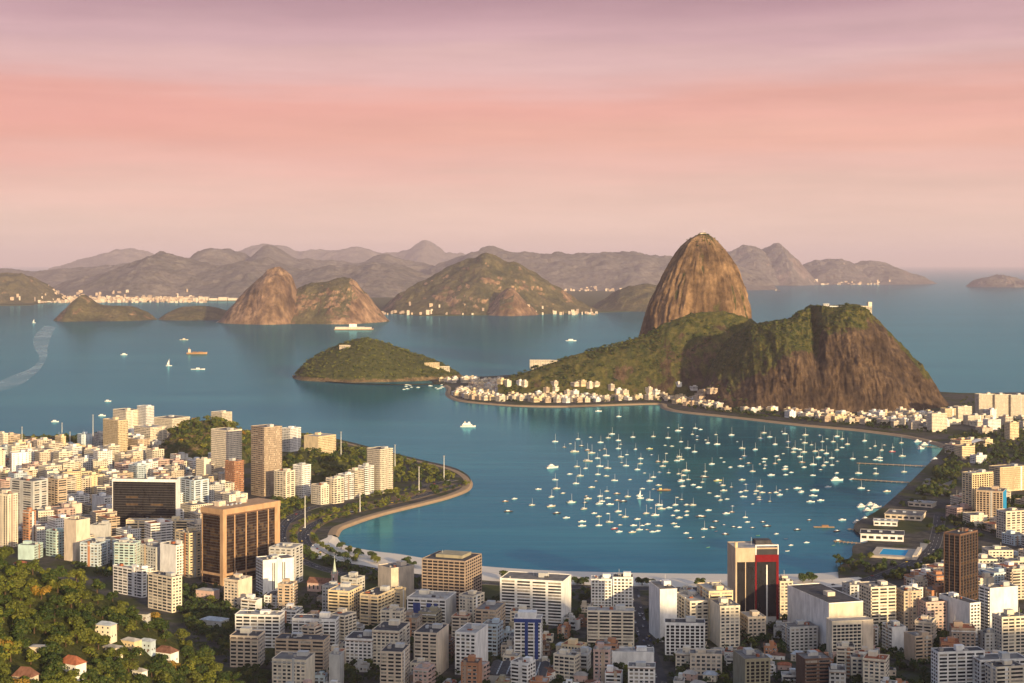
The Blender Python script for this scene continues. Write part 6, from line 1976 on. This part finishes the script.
# island fort across the water
X, Y = xy(352, 330, 0)
rt = empty('stone_fort', (X, Y + 60, 0), .05)
part(rt, 'rampart', -95, 60, -50, 40, -3, 15, wall('sand')); part(rt, 'rock_base', -100, 110, -58, 60, -4, 5, M_SHORE); part(rt, 'gate_house', -20, 20, -20, 10, 15, 32, wall('white')); part(rt, 'outer_wall', 60, 100, -40, 30, 5, 13, wall('sand')); part(rt, 'roof', -22, 22, -22, 12, 32, 35, M_TILE)
tag(rt, 'pale stone fort on a rock by the far peninsula', 'fort')
X, Y = xy(213, 300.5, 2)
rt = empty('waterfront_block', (X, Y + 60, 2), .0)
for k in range(5):
    hh_ = (24, 32, 20, 30, 22)[k]
    part(rt, 'wing', -230 + k * 92, -230 + k * 92 + 84, -40, 40, -3, hh_, wall('sand'))
    part(rt, 'roof', -232 + k * 92, -230 + k * 92 + 86, -42, 42, hh_, hh_ + 3, M_ROOFL)
tag(rt, 'very long white block on the far town waterfront', 'waterfront block')
# far town: countless tiny pale blocks
b = MB()
rr = random.Random(31)
for k in range(1150):
    if k < 620:
        px, Y = rr.uniform(48, 206), rr.triangular(14400, 17200, 14500)
    elif k < 760:
        px, Y = rr.uniform(-10, 70), rr.triangular(14250, 16500, 14400)
    elif k < 900:
        px, Y = rr.uniform(560, 665), rr.uniform(20300, 21800)
    elif k < 1040:
        px, Y = rr.uniform(740, 890), rr.triangular(26300, 27600, 26500)
    else:
        px, Y = rr.uniform(375, 600), rr.uniform(11050, 11500)
    X = (px - CX) * Y / F
    s_ = rr.triangular(4, 20, 6) * Y / 15000
    z = max([2.0] + [float(rd.z(X, Y)) for rd in FARR if abs(rd.Yr - Y) < 4000])
    if z > (60 if Y < 14000 or Y > 20000 else 150) or rr.random() < z / 200:
        continue
    b.box(X - s_, X + s_, Y - s_ * .5, Y + s_ * .5, z - 14, z + rr.triangular(6, 38, 10), rr.randint(0, 2))
tag(put('far_town', b.mesh('far_town', [wall('beige'), wall('taupe'), wall('tan')])), 'pale blocks of the far town along the opposite shore', 'town', None, 'stuff')

# ------------------------------------------------------------------ light masts, cars
def light_mast(px, y0, y1, label):
    X, Y = xy(px, y1, LZ)
    h = (y1 - y0) * Y / F
    rt = empty('light_mast', (X, Y, LZ), 0)
    b = MB(); b.prism(8, .75, .38, 0, h); put('pole', b.mesh('pole', [M_STEEL]), rt)
    b = MB(); b.prism(10, 1.5, 1.9, h - .6, h + .5); put('lamp_ring', b.mesh('lamp_ring', [M_CONC]), rt)
    b = MB(); b.prism(8, 1.2, 1.2, -.2, .5); put('base', b.mesh('base', [M_CONC]), rt)
    tag(rt, label, 'light mast', 'tall light masts of the shore park')


for px, y0, y1, lab in [(305, 496, 528, 'tall light mast between the curving carriageways'), (360, 491, 512, 'light mast on the verge below the stepped terraces'), (419, 467, 493, 'light mast standing in the trees of the cape'), (444, 456, 480, 'light mast nearest the tip of the cape'),
                        (395, 445, 471, 'light mast rising beside the tall bayside tower'), (341, 432, 456, 'light mast on the wooded bank behind the terraces'), (93, 415, 444, 'tallest light mast against the water next to the twin towers'), (62, 423, 444, 'light mast behind the slim golden tower'), (22, 427, 446, 'light mast in the park trees near the picture edge'),
                        (70, 432, 450, 'short light mast in front of the park trees')]:
    light_mast(px, y0, y1, lab)


def car_meshes(c, col):
    b = MB()
    b.box(-2.2, 2.2, -.9, .9, .35, 1.0)
    bd = b.mesh('body', [plain('car_' + c, col, .35, .5, .05)])
    return bd


CARB = {c: car_meshes(c, v) for c, v in {'white': (.75, .75, .74), 'silver': (.45, .46, .48), 'black': (.03, .03, .035), 'red': (.35, .03, .03), 'blue': (.05, .09, .22), 'yellow': (.65, .45, .05)}.items()}
CABIN = tapered('cabin', -1.5, 1.2, .8, .8, 1.0, 1.55, M_GLASS, .6)
b = MB()
b.prism(10, .34, .34, -.11, .11)
WHEEL = b.mesh('wheel', [M_TYRE])


def cars(P, N, idx, off, fam, mk):
    rr = random.Random(len(P) + idx[0])
    for i in idx:
        if i >= len(P) - 1:
            continue
        o_ = rr.choice(off)
        t_ = rr.random()
        p = P[i] * (1 - t_) + P[i + 1] * t_ + N[i] * o_
        d_ = P[i + 1] - P[i]
        c = rr.choice(['white', 'white', 'silver', 'silver', 'black', 'red', 'blue', 'yellow'])
        rt = empty('parked_car' if fam == 'street' else 'car', (p[0], p[1], LZ + .13), math.atan2(d_[1], d_[0]) + (math.pi if o_ > 0 else 0))
        put('body', CARB[c], rt); put('cabin', CABIN, rt)
        for sx_, sy_ in ((-1.4, -.85), (1.4, -.85), (1.4, .85), (-1.4, .85)):
            put('wheel', WHEEL, rt, (sx_, sy_, .34)).rotation_euler = (R(90), 0, 0)
        px, py = pix(p[0], p[1], LZ)
        REG.append((rt, f'{c} car', 'car', 'cars on the avenues and streets', px, py, 'city'))


o_, P_, N_ = None, np.array([xy(p[0], p[1], LZ) for p in smoothline(STREET, 6)]), None
def nrm(P):
    T = np.gradient(P, axis=0); T /= np.linalg.norm(T, axis=1)[:, None]
    return np.stack([T[:, 1], -T[:, 0]], 1)
cars(P_, nrm(P_), list(range(2, 40)) + list(range(3, 40, 2)), (-4.8, -1.8, 1.8, 4.8), 'street', 0)
P_ = np.array([xy(p[0], p[1], LZ) for p in smoothline(AV1, 5)])
cars(P_, nrm(P_), list(range(0, 105, 2)), (-6.3, -3, 3, 6.3), 'avenue', 0)
P_ = np.array([xy(p[0], p[1], LZ) for p in smoothline(AV2, 5)])
cars(P_, nrm(P_), list(range(1, 60, 3)), (-5, 0, 5), 'avenue', 0)

# ------------------------------------------------------------------ labels that single each thing out
ORD = 'nearest second-nearest third-nearest fourth-nearest fifth-nearest sixth-nearest seventh-nearest eighth-nearest ninth-nearest tenth-nearest eleventh-nearest twelfth-nearest thirteenth-nearest fourteenth-nearest fifteenth-nearest sixteenth-nearest seventeenth-nearest eighteenth-nearest nineteenth-nearest twentieth-nearest'.split()
MARKS += [(455, 395, 'the tip of the villa point', 'village'), (662, 404, 'the notch in the villa shore', 'village'), (715, 402, 'the foot of the dark gully', 'village'), (544, 385, 'the long white barracks', 'village'), (600, 392, 'the middle of the villa shore', 'village'), (500, 393, 'the low end of the wooded slope', 'village'),
          (780, 415, 'the middle of the rock face', 'village'), (850, 422, 'the marina side of the rock face', 'village'), (925, 425, 'the marina', 'village'),
          (894, 553, 'the swimming pool', 'city'), (979, 443, 'the white marquee', 'city'), (375, 520, 'the cove', 'city'), (305, 520, 'the curving carriageways', 'city'), (205, 435, 'the wooded knoll', 'city'), (640, 640, 'the straight street', 'city'), (880, 530, 'the clubhouse', 'city'), (935, 492, 'the parade ground', 'city'),
          (10, 560, 'the top of the wooded spur', 'city'), (455, 578, 'the near curve of the beach', 'city'), (840, 572, 'the far end of the beach', 'city'), (590, 580, 'the middle of the beach', 'city')]
cells = {}
for rec in REG:
    o_, desc, ct, grp, px, py, fam = rec
    mk = [m for m in MARKS if m[3] == fam]
    best = min(mk, key=lambda m: math.hypot(m[0] - px, 1.5 * (m[1] - py)) + (1e4 if math.hypot(m[0] - px, m[1] - py) < 2.0 else 0))
    dx, dy = px - best[0], py - best[1]
    if abs(dx) > abs(dy) * 1.1:
        dr = 'right of' if dx > 0 else 'left of'
    elif fam == 'spur':
        dr = 'below' if dy > 0 else 'above'
    else:
        dr = 'in front of' if dy > 0 else 'beyond'
    cells.setdefault((desc, dr, best[2]), []).append((math.hypot(dx, dy), o_, ct, grp))
for (desc, dr, ph), lst in cells.items():
    ph = ph if ph.startswith('the ') else 'the ' + ph
    lst.sort(key=lambda a: a[0])
    for i, (_, o_, ct, grp) in enumerate(lst):
        if len(lst) == 1:
            lab = f'only {desc} just {dr} {ph}'
        else:
            lab = f'{ORD[min(i, 19)]} {desc} {dr} {ph}'
        tag(o_, lab, ct, grp)
print('labels', len(REG), 'largest cell', max(len(v) for v in cells.values()))
